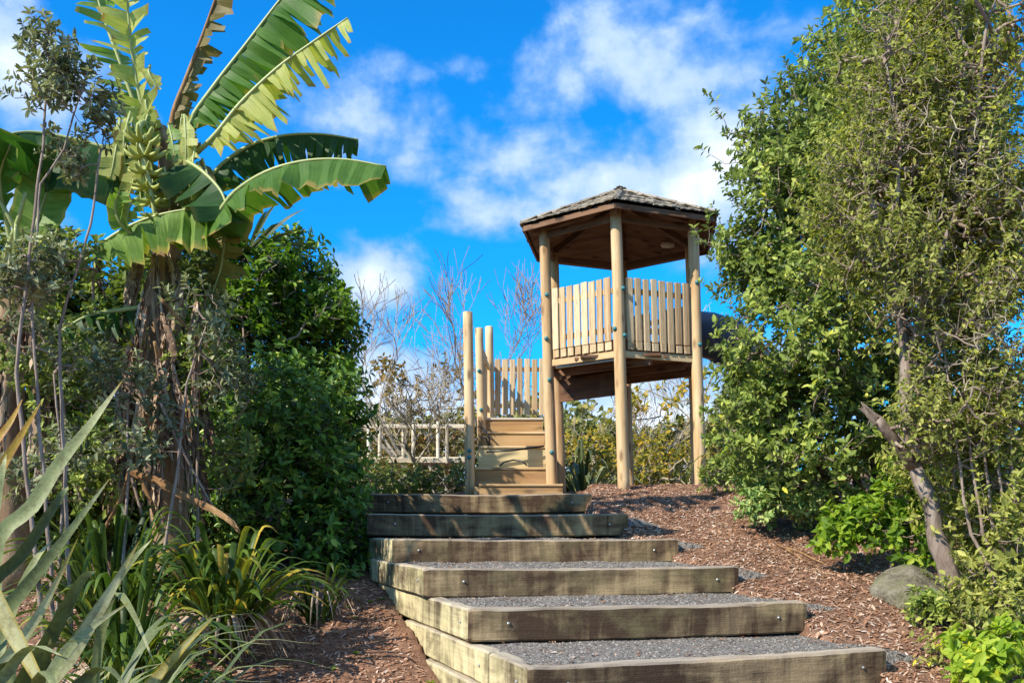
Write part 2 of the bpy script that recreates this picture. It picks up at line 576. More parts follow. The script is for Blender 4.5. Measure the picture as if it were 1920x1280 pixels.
M['lf_deep'] = leaf_mat('understorey_leaf', [(0, (0.022, 0.036, 0.012)), (.5, (0.062, 0.098, 0.027)), (.85, (0.13, 0.18, 0.055)), (1, (.2, .23, .08))], .4, .2, .4)
M['lf_twiggy'] = leaf_mat('twiggy_leaf', [(0, (0.045, 0.058, 0.02)), (.35, (0.095, 0.122, 0.038)), (.7, (0.155, 0.185, 0.066)), (.93, (0.22, 0.245, 0.105)), (.955, (0.34, 0.24, 0.03)), (1, (0.38, 0.28, 0.04))], .42, .3, .4)
M['lf_silver'] = leaf_mat('silver_leaf', [(0, (0.032, 0.047, 0.036)), (.5, (0.085, 0.11, 0.09)), (.85, (0.16, 0.195, 0.175)), (1, (0.22, 0.25, 0.25))], .5, .15, .35)
M['lf_lime'] = leaf_mat('lime_leaf', [(0, (0.03, 0.07, 0.012)), (.5, (0.085, 0.155, 0.02)), (.9, (0.17, 0.235, 0.034)), (1, (0.30, 0.27, 0.03))], .4, .35, .4)
M['lf_blue'] = leaf_mat('bluish_leaf', [(0, (0.04, 0.085, 0.03)), (.5, (0.10, 0.17, 0.07)), (1, (0.24, 0.31, 0.17))], .4, .2, .45)
M['lf_autumn'] = leaf_mat('autumn_leaf', [(0, (0.04, 0.055, 0.018)), (.3, (0.09, 0.105, 0.028)), (.55, (0.19, 0.165, 0.03)), (.75, (0.25, 0.17, 0.03)), (1, (0.15, 0.18, 0.05))], .5, .35, .3)
M['lf_dry'] = leaf_mat('dry_shrub_leaf', [(0, (0.035, 0.04, 0.02)), (.5, (0.08, 0.075, 0.035)), (.85, (0.13, 0.095, 0.045)), (1, (0.18, 0.1, 0.055))], .6, .25, .3)
M['lf_far'] = leaf_mat('far_leaf', [(0, (0.035, 0.05, 0.025)), (.6, (0.08, 0.10, 0.05)), (1, (0.2, 0.17, 0.07))], .6, .2, .2)
M['blade_flax'] = leaf_mat('flax_blade', [(0, (0.020, 0.034, 0.018)), (.3, (0.055, 0.078, 0.045)), (.6, (0.105, 0.135, 0.085)), (.8, (0.21, 0.235, 0.19)), (.9, (0.17, 0.14, 0.025)), (1, (0.17, 0.08, 0.03))], .38, .08, .5, blotch=True)
M['blade_lily'] = leaf_mat('strap_blade', [(0, (0.010, 0.024, 0.007)), (.4, (0.027, 0.058, 0.012)), (.75, (0.066, 0.112, 0.022)), (.9, (0.2, 0.19, 0.03)), (1, (0.22, 0.11, 0.045))], .35, .25, .5, blotch=True)
M['banana_rib'] = flat('banana_midrib', (0.34, 0.38, 0.13), .45)
M['fruit'] = flat('banana_skin', (0.34, 0.37, 0.075), .5, var=.3, scale=14)


def banana_mat(name, c1, c2, edge):
    m, nt = mat_new(name)
    t = attr(nt)          # 0 at the midrib, 1 at the margin
    a = nt.n('ShaderNodeAttribute')
    a.attribute_name = 'along'
    lines = nt.noise(nt.mapping(nt.n('ShaderNodeCombineXYZ', ins={0: nt.math('MULTIPLY', a.outputs['Fac'], 90.0), 1: nt.math('MULTIPLY', t, 1.5), 2: 0.0}).outputs[0]), 1.0, 3, .6)
    blot = nt.noise(nt.n('ShaderNodeTexCoord').outputs['Object'], 5, 4, .6)
    col = nt.mix(nt.ramp(nt.math('ADD', nt.math('MULTIPLY', lines, .6), nt.math('MULTIPLY', blot, .4)), [(.35, (0, 0, 0)), (.65, (1, 1, 1))]), c1, c2)
    ef = nt.math('ADD', t, nt.math('MULTIPLY_ADD', blot, .7, -.35))
    col = nt.mix(nt.ramp(ef, [(.86, (0, 0, 0)), (1.0, (1, 1, 1))]), col, edge)
    p = nt.n('ShaderNodeBsdfPrincipled', ins={'Base Color': col, 'Roughness': .48, 'Specular IOR Level': .25})
    b = nt.n('ShaderNodeBump', ins={'Strength': .4, 'Distance': .006, 'Height': lines})
    nt.link(b.outputs[0], p.inputs['Normal'])
    tl = nt.n('ShaderNodeBsdfTranslucent', ins={'Color': nt.mix(1.0, col, (1.6, 1.7, .6), 'MULTIPLY')})
    mx = nt.n('ShaderNodeMixShader', ins={0: .35, 1: p.outputs[0], 2: tl.outputs[0]})
    nt.n('ShaderNodeOutputMaterial', ins={0: mx.outputs[0]})
    return m


M['ban_green'] = banana_mat('banana_leaf_green', (0.045, 0.125, 0.018), (0.11, 0.21, 0.035), (0.30, 0.23, 0.06))
M['ban_pale'] = banana_mat('banana_leaf_pale', (0.10, 0.20, 0.03), (0.25, 0.35, 0.09), (0.45, 0.38, 0.10))
M['ban_dark'] = banana_mat('banana_leaf_deep', (0.018, 0.06, 0.014), (0.045, 0.115, 0.024), (0.12, 0.14, 0.03))
M['ban_yellow'] = banana_mat('banana_leaf_yellowing', (0.28, 0.33, 0.06), (0.54, 0.53, 0.17), (0.40, 0.24, 0.08))
M['ban_brown'] = banana_mat('banana_leaf_withering', (0.12, 0.10, 0.03), (0.25, 0.19, 0.06), (0.22, 0.11, 0.05))
rng = np.random.default_rng(7)
rnd = random.Random(11)

# ------------------------------------------------------------------ ground
EDGE_L = [(2.0, .94), (4.33, .075), (5.19, -.245), (6.0, -.57), (7.1, -.91), (7.9, -1.226), (9.4, -1.51), (12, -1.6)]
EDGE_R = [(2.0, 2.6), (5.0, 2.01), (5.68, 1.81), (6.43, 1.57), (7.4, 1.33), (7.95, 1.0), (9.4, .81), (12, .75)]
PROF_L = [(0, -1.6), (3.0, -1.45), (4.33, -1.16), (5.2, -1.0), (6.0, -.82), (6.35, -.70), (6.9, -.585), (7.1, -.54), (7.9, -.39), (9.4, .0), (10.4, .3), (11.5, .36), (13, .1), (16, -.6), (22, -1.3), (40, -2.5), (250, -5), (1500, -12)]
PROF_R = [(0, -1.6), (3.0, -1.35), (4.3, -1.0), (5.0, -.79), (5.68, -.57), (6.43, -.385), (7.4, -.2), (8.0, -.03), (9.0, .2), (9.7, .36), (10.2, .46), (10.8, .49), (12.2, .42), (13.5, .1), (16, -.6), (22, -1.3), (40, -2.5), (250, -5), (1500, -12)]


def lerp(tab, y):
    return np.interp(y, [t[0] for t in tab], [t[1] for t in tab])


def sstep(a, b, x):
    t = np.clip((x - a) / (b - a), 0, 1)
    return t * t * (3 - 2 * t)


def gz(x, y, bump=True):
    x = np.asarray(x, dtype=float)
    y = np.asarray(y, dtype=float)
    xl, xr = lerp(EDGE_L, y), lerp(EDGE_R, y)
    zl, zr = lerp(PROF_L, y), lerp(PROF_R, y)
    # the bank climbs a little under the planting on both sides
    zr = zr + np.clip(x - xr - 1.2, 0, 3) * .07 * sstep(14, 9, y)
    zl = zl + np.clip(xl - x - 1.2, 0, 3) * .06 * sstep(14, 9, y)
    inside = np.where((y > 4.2) & (y < 9.42), np.minimum(zl, zr) - .22, zr - .02)
    t = sstep(0.0, .08, x - xl)
    z = zl * (1 - t) + inside * t
    t = sstep(-.16, -.02, x - xr)
    z = z * (1 - t) + zr * t
    lev = sstep(9.3, 9.5, y) * sstep(11.6, 10.8, y) * sstep(.95, .7, x)
    z = z * (1 - lev) + np.minimum(z, .325) * lev
    if bump:
        z = z + .018 * np.sin(x * 5.1 + y * 2.3) * np.sin(y * 4.7 - x * 1.7) + .008 * np.sin(x * 17 + 1.3 * y) * np.sin(y * 15 + 2)
    return z


xs = np.unique(np.concatenate([np.arange(-6, 6.01, .1), np.arange(-2.2, 2.8, .04), np.arange(-30, 30.1, 2), np.linspace(-900, 900, 25)]))
ys = np.unique(np.concatenate([np.arange(1.5, 14.01, .07), np.arange(-8, 40, 1.5), np.linspace(-60, 1500, 27)]))
GX, GY = np.meshgrid(xs, ys)
GZ = gz(GX, GY)
nx, ny = len(xs), len(ys)
ii = np.arange(nx * ny).reshape(ny, nx)
Q = np.stack([ii[:-1, :-1], ii[:-1, 1:], ii[1:, 1:], ii[1:, :-1]], -1).reshape(-1, 4)
me = quick_mesh('ground', np.stack([GX, GY, GZ], -1).reshape(-1, 3), Q, smooth=True)
ground = link(bpy.data.objects.new('ground', me), 'ground', None, (0, 0, 0), M['soil'], 'structure')


def scatter_chips(name, n, area, size, mat, keep, lift=.012, curl=.25, tint_bias=0.0):
    """n small flat pieces lying on the ground"""
    x = rng.uniform(area[0], area[1], n * 3)
    y = rng.uniform(area[2], area[3], n * 3)
    k = keep(x, y)
    x, y = x[k][:n], y[k][:n]
    n = len(x)
    z = gz(x, y) + rng.uniform(.002, lift, n)
    L = rng.uniform(size[0], size[1], n)
    Wd = L * rng.uniform(.14, .38, n)
    an = rng.uniform(0, 2 * np.pi, n)
    d = np.stack([np.cos(an), np.sin(an), rng.normal(0, curl, n)], -1)
    e = 1e-2
    sx = (gz(x + e, y, False) - gz(x - e, y, False)) / (2 * e)
    sy = (gz(x, y + e, False) - gz(x, y - e, False)) / (2 * e)
    sx, sy = np.clip(sx, -.6, .6), np.clip(sy, -.6, .6)
    d[:, 2] += d[:, 0] * sx + d[:, 1] * sy
    s = np.stack([-np.sin(an), np.cos(an), rng.normal(0, curl * 1.2, n)], -1)
    s[:, 2] += s[:, 0] * sx + s[:, 1] * sy
    c = np.stack([x, y, z], -1)
    u = np.cross(d, s)
    u /= np.linalg.norm(u, axis=1, keepdims=True)
    L, Wd = L[:, None] / 2, Wd[:, None] / 2
    V = np.stack([c - d * L - s * Wd * .6, c + s * -Wd + u * Wd * .5, c + d * L - s * Wd * .4, c + d * L * .8 + s * Wd * .7, c + s * Wd + u * Wd * .5, c - d * L * .9 + s * Wd * .8], 1)
    b = (np.arange(n) * 6)[:, None]
    Q = np.concatenate([b + np.array([[0, 1, 4, 5]]), b + np.array([[1, 2, 3, 4]])], 0)
    t = np.repeat(np.clip(rng.beta(1.6, 1.8, n) + tint_bias, 0, 1), 6)
    return obj(name, (V.reshape(-1, 3), Q, None, t), mat, None, kind='stuff')


def right_bank(x, y):
    xr = lerp(EDGE_R, y)
    g = .07 * np.sin(y * 3.1) ** 2 * (y < 7)
    return (x > xr - .30 + g * rng.uniform(0, 1, len(x))) | ((y > 9.6) & (x > .9))


mulch = scatter_chips('bark_mulch', 95000, (.4, 5.0, 4.3, 12.5), (.012, .044), M['chips'], right_bank)
litter = scatter_chips('leaf_litter', 34000, (-4.5, .4, 3.4, 9.5), (.014, .05), M['chips'], lambda x, y: x < lerp(EDGE_L, y) - .07, tint_bias=-.06)

# ------------------------------------------------------------------ timber stairs
STEPS = [  # left end x, y ; right end x, y ; top z
    ((.075, 4.33), (2.02, 5.0), -.647),
    ((-.245, 5.19), (1.81, 5.68), -.447),
    ((-.57, 6.0), (1.57, 6.43), -.258),
    ((-.915, 7.1), (1.33, 7.42), -.080),
    ((-1.226, 7.9), (1.0, 8.0), .127),
    ((-1.51, 9.35), (.81, 9.42), .352),
]
stairs = thing('timber_stairs', 'wide outdoor steps of weathered dark brown timber sleepers filled with grey gravel', 'steps', (.3, 6.5, -.9))


def sleeper(name, a, b, top, h, t, mat, parent, seed, bow=.012, label=None):
    """one squared timber from a to b (front face line), running back by t"""
    a, b = Vector((a[0], a[1], 0)), Vector((b[0], b[1], 0))
    L = (b - a).length
    r = random.Random(seed)
    n = max(8, int(L / .03))
    c = .011
    prof = [(0, c), (0, h - c), (c, h), (t - c, h), (t, h - c), (t, c), (t - c, 0), (c, 0)]
    V, Fc = [], []
    for i in range(n + 1):
        u = L * i / n
        e = min(i, n - i)
        for (yy, zz) in prof:
            p = Vector((u * 2.3 + seed * 7, yy * 6, zz * 6))
            dn = mnoise.noise(p) * .008 + mnoise.noise(p * 4) * .004 - max(0, mnoise.noise(p * 1.7 + Vector((5, seed, 2))) - .38) * .05 * (1 if zz > h * .8 else 0)
            sq = .006 if e == 0 else 0
            zc = zz + (dn if zz > h / 2 else dn * .6) - bow * math.sin(math.pi * i / n) * (1 if seed % 2 else -.4)
            V.append((u + (r.uniform(-.004, .004)), yy + mnoise.noise(p + Vector((9, 3, 1))) * .006 + (sq if yy < t / 2 else -sq), zc + (sq if zz < h / 2 else -sq)))
    for i in range(n):
        for k in range(8):
            k2 = (k + 1) % 8
            Fc.append((i * 8 + k, (i + 1) * 8 + k, (i + 1) * 8 + k2, i * 8 + k2))
    Fc.append(tuple(range(8)))
    Fc.append(tuple(n * 8 + k for k in reversed(range(8))))
    me = bpy.data.meshes.new(name)
    me.from_pydata(V, [], Fc)
    me.update()
    an = math.atan2(b.y - a.y, b.x - a.x)
    Mx = Matrix.Translation((a.x, a.y, top - h)) @ Matrix.Rotation(an, 4, 'Z')
    o = bpy.data.objects.new(name, me)
    me.materials.append(mat)
    COL.objects.link(o)
    ORIGIN[o.name] = Vector((a.x, a.y, top - h))
    o.parent = parent
    o.matrix_basis = Matrix.Translation(-ORIGIN[parent.name]) @ Mx
    if label:
        o['label'] = label
    return o, Mx


bolt_me = None
def bolt_mesh():
    mb = MB()
    mb.tube([(0, 0, 0), (0, -.006, 0), (0, -.009, 0)], [.008, .008, .004], 8)
    me = bpy.data.meshes.new('bolt')
    me.from_pydata(mb.v, [], mb.f)
    me.materials.append(M['steel'])
    return me


bolt_me = bolt_mesh()


def add_bolt(o, Mx, u, z):
    b = bpy.data.objects.new('bolt', bolt_me)
    COL.objects.link(b)
    b.parent = o
    b.location = (u, -.003, z)


for k, (a, b, top) in enumerate(STEPS):
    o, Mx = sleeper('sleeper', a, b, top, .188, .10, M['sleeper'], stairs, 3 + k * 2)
    L = (Vector(b) - Vector(a)).length
    add_bolt(o, Mx, .20 + .03 * (k % 3), .10)
    add_bolt(o, Mx, L - .16 - .04 * (k % 2), .095)


def left_pt(y, off=0.0):
    return (float(lerp(EDGE_L, y)) - off, y)


SIDES = [  # level, start y, end y, outward offset
    (0, 3.3, 6.0, .012), (1, 4.34, 4.86, .0), (1, 4.868, 6.62, .004), (2, 5.20, 6.9, .0), (3, 6.01, 7.75, .003),
    (4, 7.11, 8.2, .0), (5, 7.92, 9.3, .0), (-1, 3.3, 5.2, .016),
    (3, 7.758, 8.6, .0), (2, 6.908, 8.1, .003),
]
for q, (lv, y0, y1, off) in enumerate(SIDES):
    top = STEPS[lv - 1][2] if lv > 0 else -.647 - .192 * (1 - lv)
    if lv == 0:
        top = -.647 - .192
    h = .186
    p0, p1 = left_pt(y0, off), left_pt(y1, off)
    # runs from the back towards the front so that its outer face looks left
    o, Mx = sleeper('side_sleeper', (p1[0] - .003, p1[1]), (p0[0] - .003, p0[1]), top, h, .09, M['side_sleeper'], stairs, 40 + q, .003)
    LL = (Vector(p1) - Vector(p0)).length
    add_bolt(o, Mx, LL - .12, .1)

# gravel on the treads
gv, gq, gi = [], [], 0
peb_pts = []
for k in range(6):
    a, b, top = STEPS[k]
    if k < 5:
        a2, b2, top2 = STEPS[k + 1]
    else:
        a2, b2, top2 = (-1.5, 10.6), (.85, 10.7), .33
    ext = .42 if k < 5 else .1
    da = (Vector(b) - Vector(a)).normalized()
    nrm = Vector((-da.y, da.x))
    A = Vector(a) + nrm * .098 + da * .09
    B = Vector(b) + nrm * .06 + da * ext
    C_ = Vector(b2) + nrm * .03 + da * (ext - .1)
    Dd = Vector(a2) + nrm * .03 + da * .09
    n1, n2 = 26, 10
    base = len(gv)
    z0 = top - .022
    for j in range(n2 + 1):
        for i in range(n1 + 1):
            s_, t_ = i / n1, j / n2
            p = A.lerp(B, s_).lerp(Dd.lerp(C_, s_), t_)
            fade = max(0, (s_ - .86) / .14)
            zg = float(gz(p.x, p.y))
            zz = z0 + .012 * mnoise.noise(Vector((p.x * 4, p.y * 4, k))) + .02 * t_ * t_
            if k == 5:
                zz = zz * (1 - t_) + (zg + .006) * t_
            zz = zz * (1 - fade) + (zg - .02) * fade
            if j == 0 and s_ > .78:
                zz = min(zz, zg - .05)
            gv.append((p.x, p.y, zz))
            if fade < .5:
                peb_pts.append((p.x, p.y, zz, k))
    for j in range(n2):
        for i in range(n1):
            o_ = base + j * (n1 + 1) + i
            gq.append((o_, o_ + 1, o_ + n1 + 2, o_ + n1 + 1))
gravel = link(bpy.data.objects.new('gravel_path', quick_mesh('gravel_path', gv, gq, smooth=True)), 'gravel_path', None, (0, 0, 0), M['gravel'], 'structure')

# loose stones of the gravel
gvn = np.array(gv)
gqn = np.array(gq)
N = 16000
pick = gqn[rng.integers(0, len(gqn) - 260, N)]
uu, vv = rng.uniform(0, 1, (2, N, 1))
P = (gvn[pick[:, 0]] * (1 - uu) + gvn[pick[:, 1]] * uu) * (1 - vv) + (gvn[pick[:, 3]] * (1 - uu) + gvn[pick[:, 2]] * uu) * vv
r_ = rng.uniform(.003, .009, (N, 1, 1))
octa = np.array([(1, 0, 0), (0, 1, 0), (-1, 0, 0), (0, -1, 0), (0, 0, .7), (0, 0, -.7)])
V = P[:, None, :] + octa[None] * r_ * rng.uniform(.6, 1.4, (N, 6, 1))
T8 = np.array([(0, 1, 4), (1, 2, 4), (2, 3, 4), (3, 0, 4)])
T = (np.arange(N) * 6)[:, None, None] + T8[None]
obj('gravel_stones', (V.reshape(-1, 3), None, T.reshape(-1, 3), np.repeat(rng.uniform(0, 1, N), 6)), M['pebbles'], None, kind='stuff')

# bark and leaf bits blown onto the treads
N = 1500
pick = gqn[rng.integers(0, len(gqn) - 260, N)]
uu, vv = rng.uniform(0, 1, (2, N, 1))
edge = rng.uniform(0, 1, (N, 1))
vv = np.where(edge < .5, vv, vv)
P = (gvn[pick[:, 0]] * (1 - uu) + gvn[pick[:, 1]] * uu) * (1 - vv) + (gvn[pick[:, 3]] * (1 - uu) + gvn[pick[:, 2]] * uu) * vv
nk = np.array([mnoise.noise(Vector((p[0] * 2.2, p[1] * 2.2, 3))) for p in P]) + rng.uniform(-.25, .25, N)
P = P[nk > .05]
n = len(P)
an = rng.uniform(0, 2 * np.pi, n)
d = np.stack([np.cos(an), np.sin(an), rng.normal(0, .15, n)], -1)
s_ = np.stack([-np.sin(an), np.cos(an), rng.normal(0, .2, n)], -1)
L_ = rng.uniform(.008, .026, (n, 1))
P[:, 2] += .008
V = np.stack([P - d * L_, P - s_ * L_ * .3 + [0, 0, .003], P + d * L_, P + s_ * L_ * .3 + [0, 0, .003]], 1)
Qc = (np.arange(n) * 4)[:, None] + np.array([[0, 1, 2, 3]])
obj('fallen_bark', (V.reshape(-1, 3), Qc, None, np.repeat(rng.beta(1.6, 1.8, n), 4)), M['chips'], None, kind='stuff')

# ------------------------------------------------------------------ play tower
CX, CY, RP = 1.28, 11.03, .97
tower = thing('play_tower', 'six-sided wooden play tower on round posts with slatted railing and shingle roof', 'play tower', (CX, CY, .45))


def LX(z):
    return .030 * (3.3 - z)


def hexp(ang, r, z, lean=True):
    return Vector((CX + r * math.cos(R(ang)) + (LX(z) if lean else 0), CY + r * math.sin(R(ang)), z))


ANG = {'F': 261, 'FR': 321, 'BR': 21, 'B': 81, 'BL': 141, 'FL': 201}


def round_post(name, p0, p1, r0, r1, parent, mat=None, seed=0, n=14, rows=14):
    mb = MB()
    rr = random.Random(seed)
    pts, rad = [], []
    for i in range(rows + 1):
        t = i / rows
        p = p0.lerp(p1, t)
        p = p + Vector((mnoise.noise(Vector((seed, t * 3, 0))), mnoise.noise(Vector((seed, t * 3, 9))), 0)) * .008 * math.sin(math.pi * t)
        pts.append(p)
        rad.append((r0 + (r1 - r0) * t) * (1 + .03 * mnoise.noise(Vector((seed * 3.1, t * 9, 4)))))
    pts.append(p1 + (p1 - p0).normalized() * .006)
    rad.append(rad[-1] * .9)
    mb.tube(pts, rad, n, True, .5, .012, rr)
    return obj(name, mb, mat or M['post'], parent, smooth=True)


cap_mb = MB()
cap_mb.tube([(0, 0, 0), (.012, 0, 0), (.024, 0, 0), (.032, 0, 0)], [.025, .025, .02, .009], 12)
cap_me = bpy.data.meshes.new('bolt_cap')
cap_me.from_pydata(cap_mb.v, [], cap_mb.f)
cap_me.polygons.foreach_set('use_smooth', [True] * len(cap_me.polygons))
cap_me.materials.append(M['bolt_teal'])


def cap(post, x, y, d, post_c, r):
    """teal bolt cover on a post, where the photo shows it"""
    p = at(x, y, d)
    dirv = Vector((p.x - post_c.x, -r * .75, 0))
    if dirv.length < 1e-3:
        dirv = Vector((0, -1, 0))
    dirv.normalize()
    pos = Vector((post_c.x, post_c.y, p.z)) + dirv * (r - .004)
    inst('bolt_cap', cap_me, frame(pos, dirv), post)


posts = {}
for i, (k, a) in enumerate(ANG.items()):
    zt = 3.44
    p1 = hexp(a, RP, zt)
    p0 = hexp(a, RP, 0)
    zb = float(gz(p0.x, p0.y)) - .12
    p0 = hexp(a, RP, zb)
    posts[k] = (round_post('post', p0, p1, .067, .060, tower, seed=i + 1), a)


def post_axis(k, z):
    return hexp(ANG[k], RP, z)


for k, lst in {'FL': [(1025, 553), (1025, 635), (1030, 712), (1034, 848)], 'F': [(1170, 540), (1173, 628), (1152, 616)],
               'FR': [(1306, 530), (1311, 646), (1316, 818), (1318, 900)]}.items():
    for (x, y) in lst:
        d = post_axis(k, 2).y
        z = (HY - y) / F * d
        cap(posts[k][0], x, y, d - .05, post_axis(k, z), .064)

# deck: planks, rim boards, joists
ZD = 1.93
order = ['F', 'FR', 'BR', 'B', 'BL', 'FL']


def board(name, a, b, z0, z1, t, mat, parent, off=0.0, label=None):
    """upright board from a to b (plan), faces square to its run"""
    a, b = Vector(a), Vector(b)
    d = Vector((b.x - a.x, b.y - a.y, 0))
    L = d.length
    d.normalize()
    n = Vector((d.y, -d.x, 0))
    c = (a + b) / 2
    c = Vector((c.x, c.y, (z0 + z1) / 2)) + n * off
    me = bpy.data.meshes.new(name)
    mb = MB()
    mb.box((0, 0, 0), (L / 2, 0, 0), (0, t / 2, 0), (0, 0, (z1 - z0) / 2))
    me.from_pydata(mb.v, [], mb.f)
    me.materials.append(mat)
    return inst(name, me, frame(c, d), parent, label=label)


for i in range(6):
    a, b = order[i], order[(i + 1) % 6]
    pa, pb = hexp(ANG[a], RP * .99, ZD), hexp(ANG[b], RP * .99, ZD)
    d = (pb - pa).normalized()
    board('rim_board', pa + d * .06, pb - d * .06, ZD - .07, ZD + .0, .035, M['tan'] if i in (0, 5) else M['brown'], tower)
# planks across
apo = RP * math.cos(R(30))
px0 = CX + LX(ZD)
for i in range(13):
    u = -apo + .06 + i * (2 * apo - .12) / 12
    half = math.sqrt(max(.05, RP ** 2 - u * u)) - .13
    half = min(half, RP - abs(u) * math.tan(R(30)) - .08)
    an = R(ANG['F'] + 60 + 30)
    dv = Vector((math.cos(an), math.sin(an), 0))
    pv = Vector((-dv.y, dv.x, 0))
    c = Vector((px0, CY, 0)) + pv * u
    mb = MB()
    mb.box((0, 0, 0), (half, 0, 0), (0, .062, 0), (0, 0, .014))
    me = bpy.data.meshes.new('deck_plank')
    me.from_pydata(mb.v, [], mb.f)
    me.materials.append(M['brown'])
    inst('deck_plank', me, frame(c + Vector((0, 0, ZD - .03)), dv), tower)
for u in (-.5, 0, .5):
    an = R(ANG['F'] + 60)
    dv = Vector((math.cos(an), math.sin(an), 0))
    pv = Vector((-dv.y, dv.x, 0))
    half = math.sqrt(RP ** 2 - u * u) - .16
    c = Vector((px0, CY, ZD - .09)) + pv * u
    mb = MB()
    mb.box((0, 0, 0), (half, 0, 0), (0, .022, 0), (0, 0, .04))
    me = bpy.data.meshes.new('joist')
    me.from_pydata(mb.v, [], mb.f)
    me.materials.append(M['brown'])
    inst('joist', me, frame(c, dv), tower)
# skirt hanging under the deck on the landing side
board('skirt_board', (.60, 11.58, 0), (1.26, 10.92, 0), 1.57, 1.845, .03, M['brown'], tower)

# steel angle under the front left rim
mb = MB()
pa, pb = hexp(ANG['FL'], RP * .95, ZD - .085), hexp(ANG['F'], RP * .95, ZD - .085)
mb.tube([pa.lerp(pb, .06), pa.lerp(pb, .94)], .013, 6)
obj('steel_rail', mb, M['steel'], tower)

# slatted railing
slat_mb = MB()
c_ = .12
slat_mb.add([(x, y, z) for z in (-.5, .5) for (x, y) in ((-.5 + c_, -.5), (.5 - c_, -.5), (.5, -.5 + c_ * 2), (.5, .5), (-.5, .5), (-.5, -.5 + c_ * 2))],
            [tuple(reversed(range(6))), tuple(range(6, 12))] + [(k, (k + 1) % 6, (k + 1) % 6 + 6, k + 6) for k in range(6)])
slat_me = bpy.data.meshes.new('slat')
slat_me.from_pydata(slat_mb.v, [], slat_mb.f)
slat_me.materials.append(M['slat'])


def slat_panel(parent, pa, pb, n, z0, z1, width=.079, out=None, kick=None, lean=True, seed=0):
    """panel thing-part: two rails with slats nailed on the outer face"""
    r = random.Random(seed)
    d = Vector((pb.x - pa.x, pb.y - pa.y, 0))
    L = d.length
    d.normalize()
    nrm = Vector((d.y, -d.x, 0)) if out is None else out
    for zr in (z0 + .13, z1 - .14):
        lx = Vector((LX(zr), 0, 0)) if lean else Vector((0, 0, 0))
        board('rail', Vector((pa.x, pa.y, 0)) + lx, Vector((pb.x, pb.y, 0)) + lx, zr - .03, zr + .03, .028, M['slat'], parent)
    for i in range(n):
        u = L * (i + .5) / n
        for part in ((z0, z1),) + ((kick,) if kick else ()):
            za, zb = part
            zb2 = zb + r.uniform(-.008, .008)
            zm = (za + zb2) / 2
            c = Vector((pa.x, pa.y, 0)) + d * u + nrm * .029 + Vector((LX(zm) if lean else 0, 0, zm))
            Mx = frame(c, d)
            if lean:
                Mx = Mx @ Matrix.Rotation(-.03 * d.x, 4, 'Y')
            Mx = Mx @ Matrix.Diagonal((width * r.uniform(.92, 1.06), .02, zb2 - za, 1))
            inst('slat', slat_me, Mx, parent)


def rail_line(a, b, inset=.10, r=.985):
    pa, pb = hexp(ANG[a], RP * r, 0, False), hexp(ANG[b], RP * r, 0, False)
    d = (pb - pa).normalized()
    return pa + d * inset * .75, pb - d * inset * .75


for q, (a, b, n) in enumerate((('FL', 'F', 8), ('F', 'FR', 8), ('BR', 'B', 8))):
    pa, pb = rail_line(a, b)
    slat_panel(tower, pa, pb, n, 2.040, 2.73, kick=(1.945, 2.032), seed=q)
    board('kick_board', Vector((pa.x + LX(2), pa.y, 0)), Vector((pb.x + LX(2), pb.y, 0)), 1.935, 2.06, .016, M['brown'], tower)

# roof
ZE, ZA, RE = 3.47, 3.99, 1.24
roof_c = Vector((CX, CY, 0))
mb = MB()
top = [hexp(ANG[k], RE - .03, ZE - .035, False) for k in order]
apex = Vector((CX, CY, ZA - .06))
mb.add(top + [apex], [(i, (i + 1) % 6, 6) for i in range(6)])
inner = [hexp(ANG[k], RE - .05, ZE - .055, False) for k in order]
apex2 = Vector((CX, CY, ZA - .09))
mb.add(inner + [apex2], [((i + 1) % 6, i, 6) for i in range(6)])
# close the rim between the two skins
mb.add(top + inner, [(i, (i + 1) % 6, (i + 1) % 6 + 6, i + 6)[::-1] for i in range(6)])
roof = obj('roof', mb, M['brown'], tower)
for i in range(6):
    a, b = order[i], order[(i + 1) % 6]
    pa, pb = hexp(ANG[a], RE - .015, 0, False), hexp(ANG[b], RE - .015, 0, False)
    board('fascia', pa, pb, ZE - .085, ZE - .03, .024, M['brown'], roof)
    # rafter along each hip
    q0, q1 = hexp(ANG[a], RE - .12, ZE - .075, False), Vector((CX, CY, ZA - .13)).lerp(hexp(ANG[a], RE, ZE, False), .06)
    dv = (q1 - q0)
    mb = MB()
    mb.box((0, 0, 0), (dv.length / 2, 0, 0), (0, .022, 0), (0, 0, .035))
    me = bpy.data.meshes.new('rafter')
    me.from_pydata(mb.v, [], mb.f)
    me.materials.append(M['brown'])
    inst('rafter', me, frame((q0 + q1) / 2, dv), roof)
    # perimeter beam between the post heads
    pa, pb = hexp(ANG[a], RP, 0), hexp(ANG[b], RP, 0)
    dd = (pb - pa).normalized()
    lx = Vector((LX(3.36) - LX(0), 0, 0))
    board('head_beam', pa + dd * .06 + lx, pb - dd * .06 + lx, 3.33, 3.41, .04, M['brown'], tower)

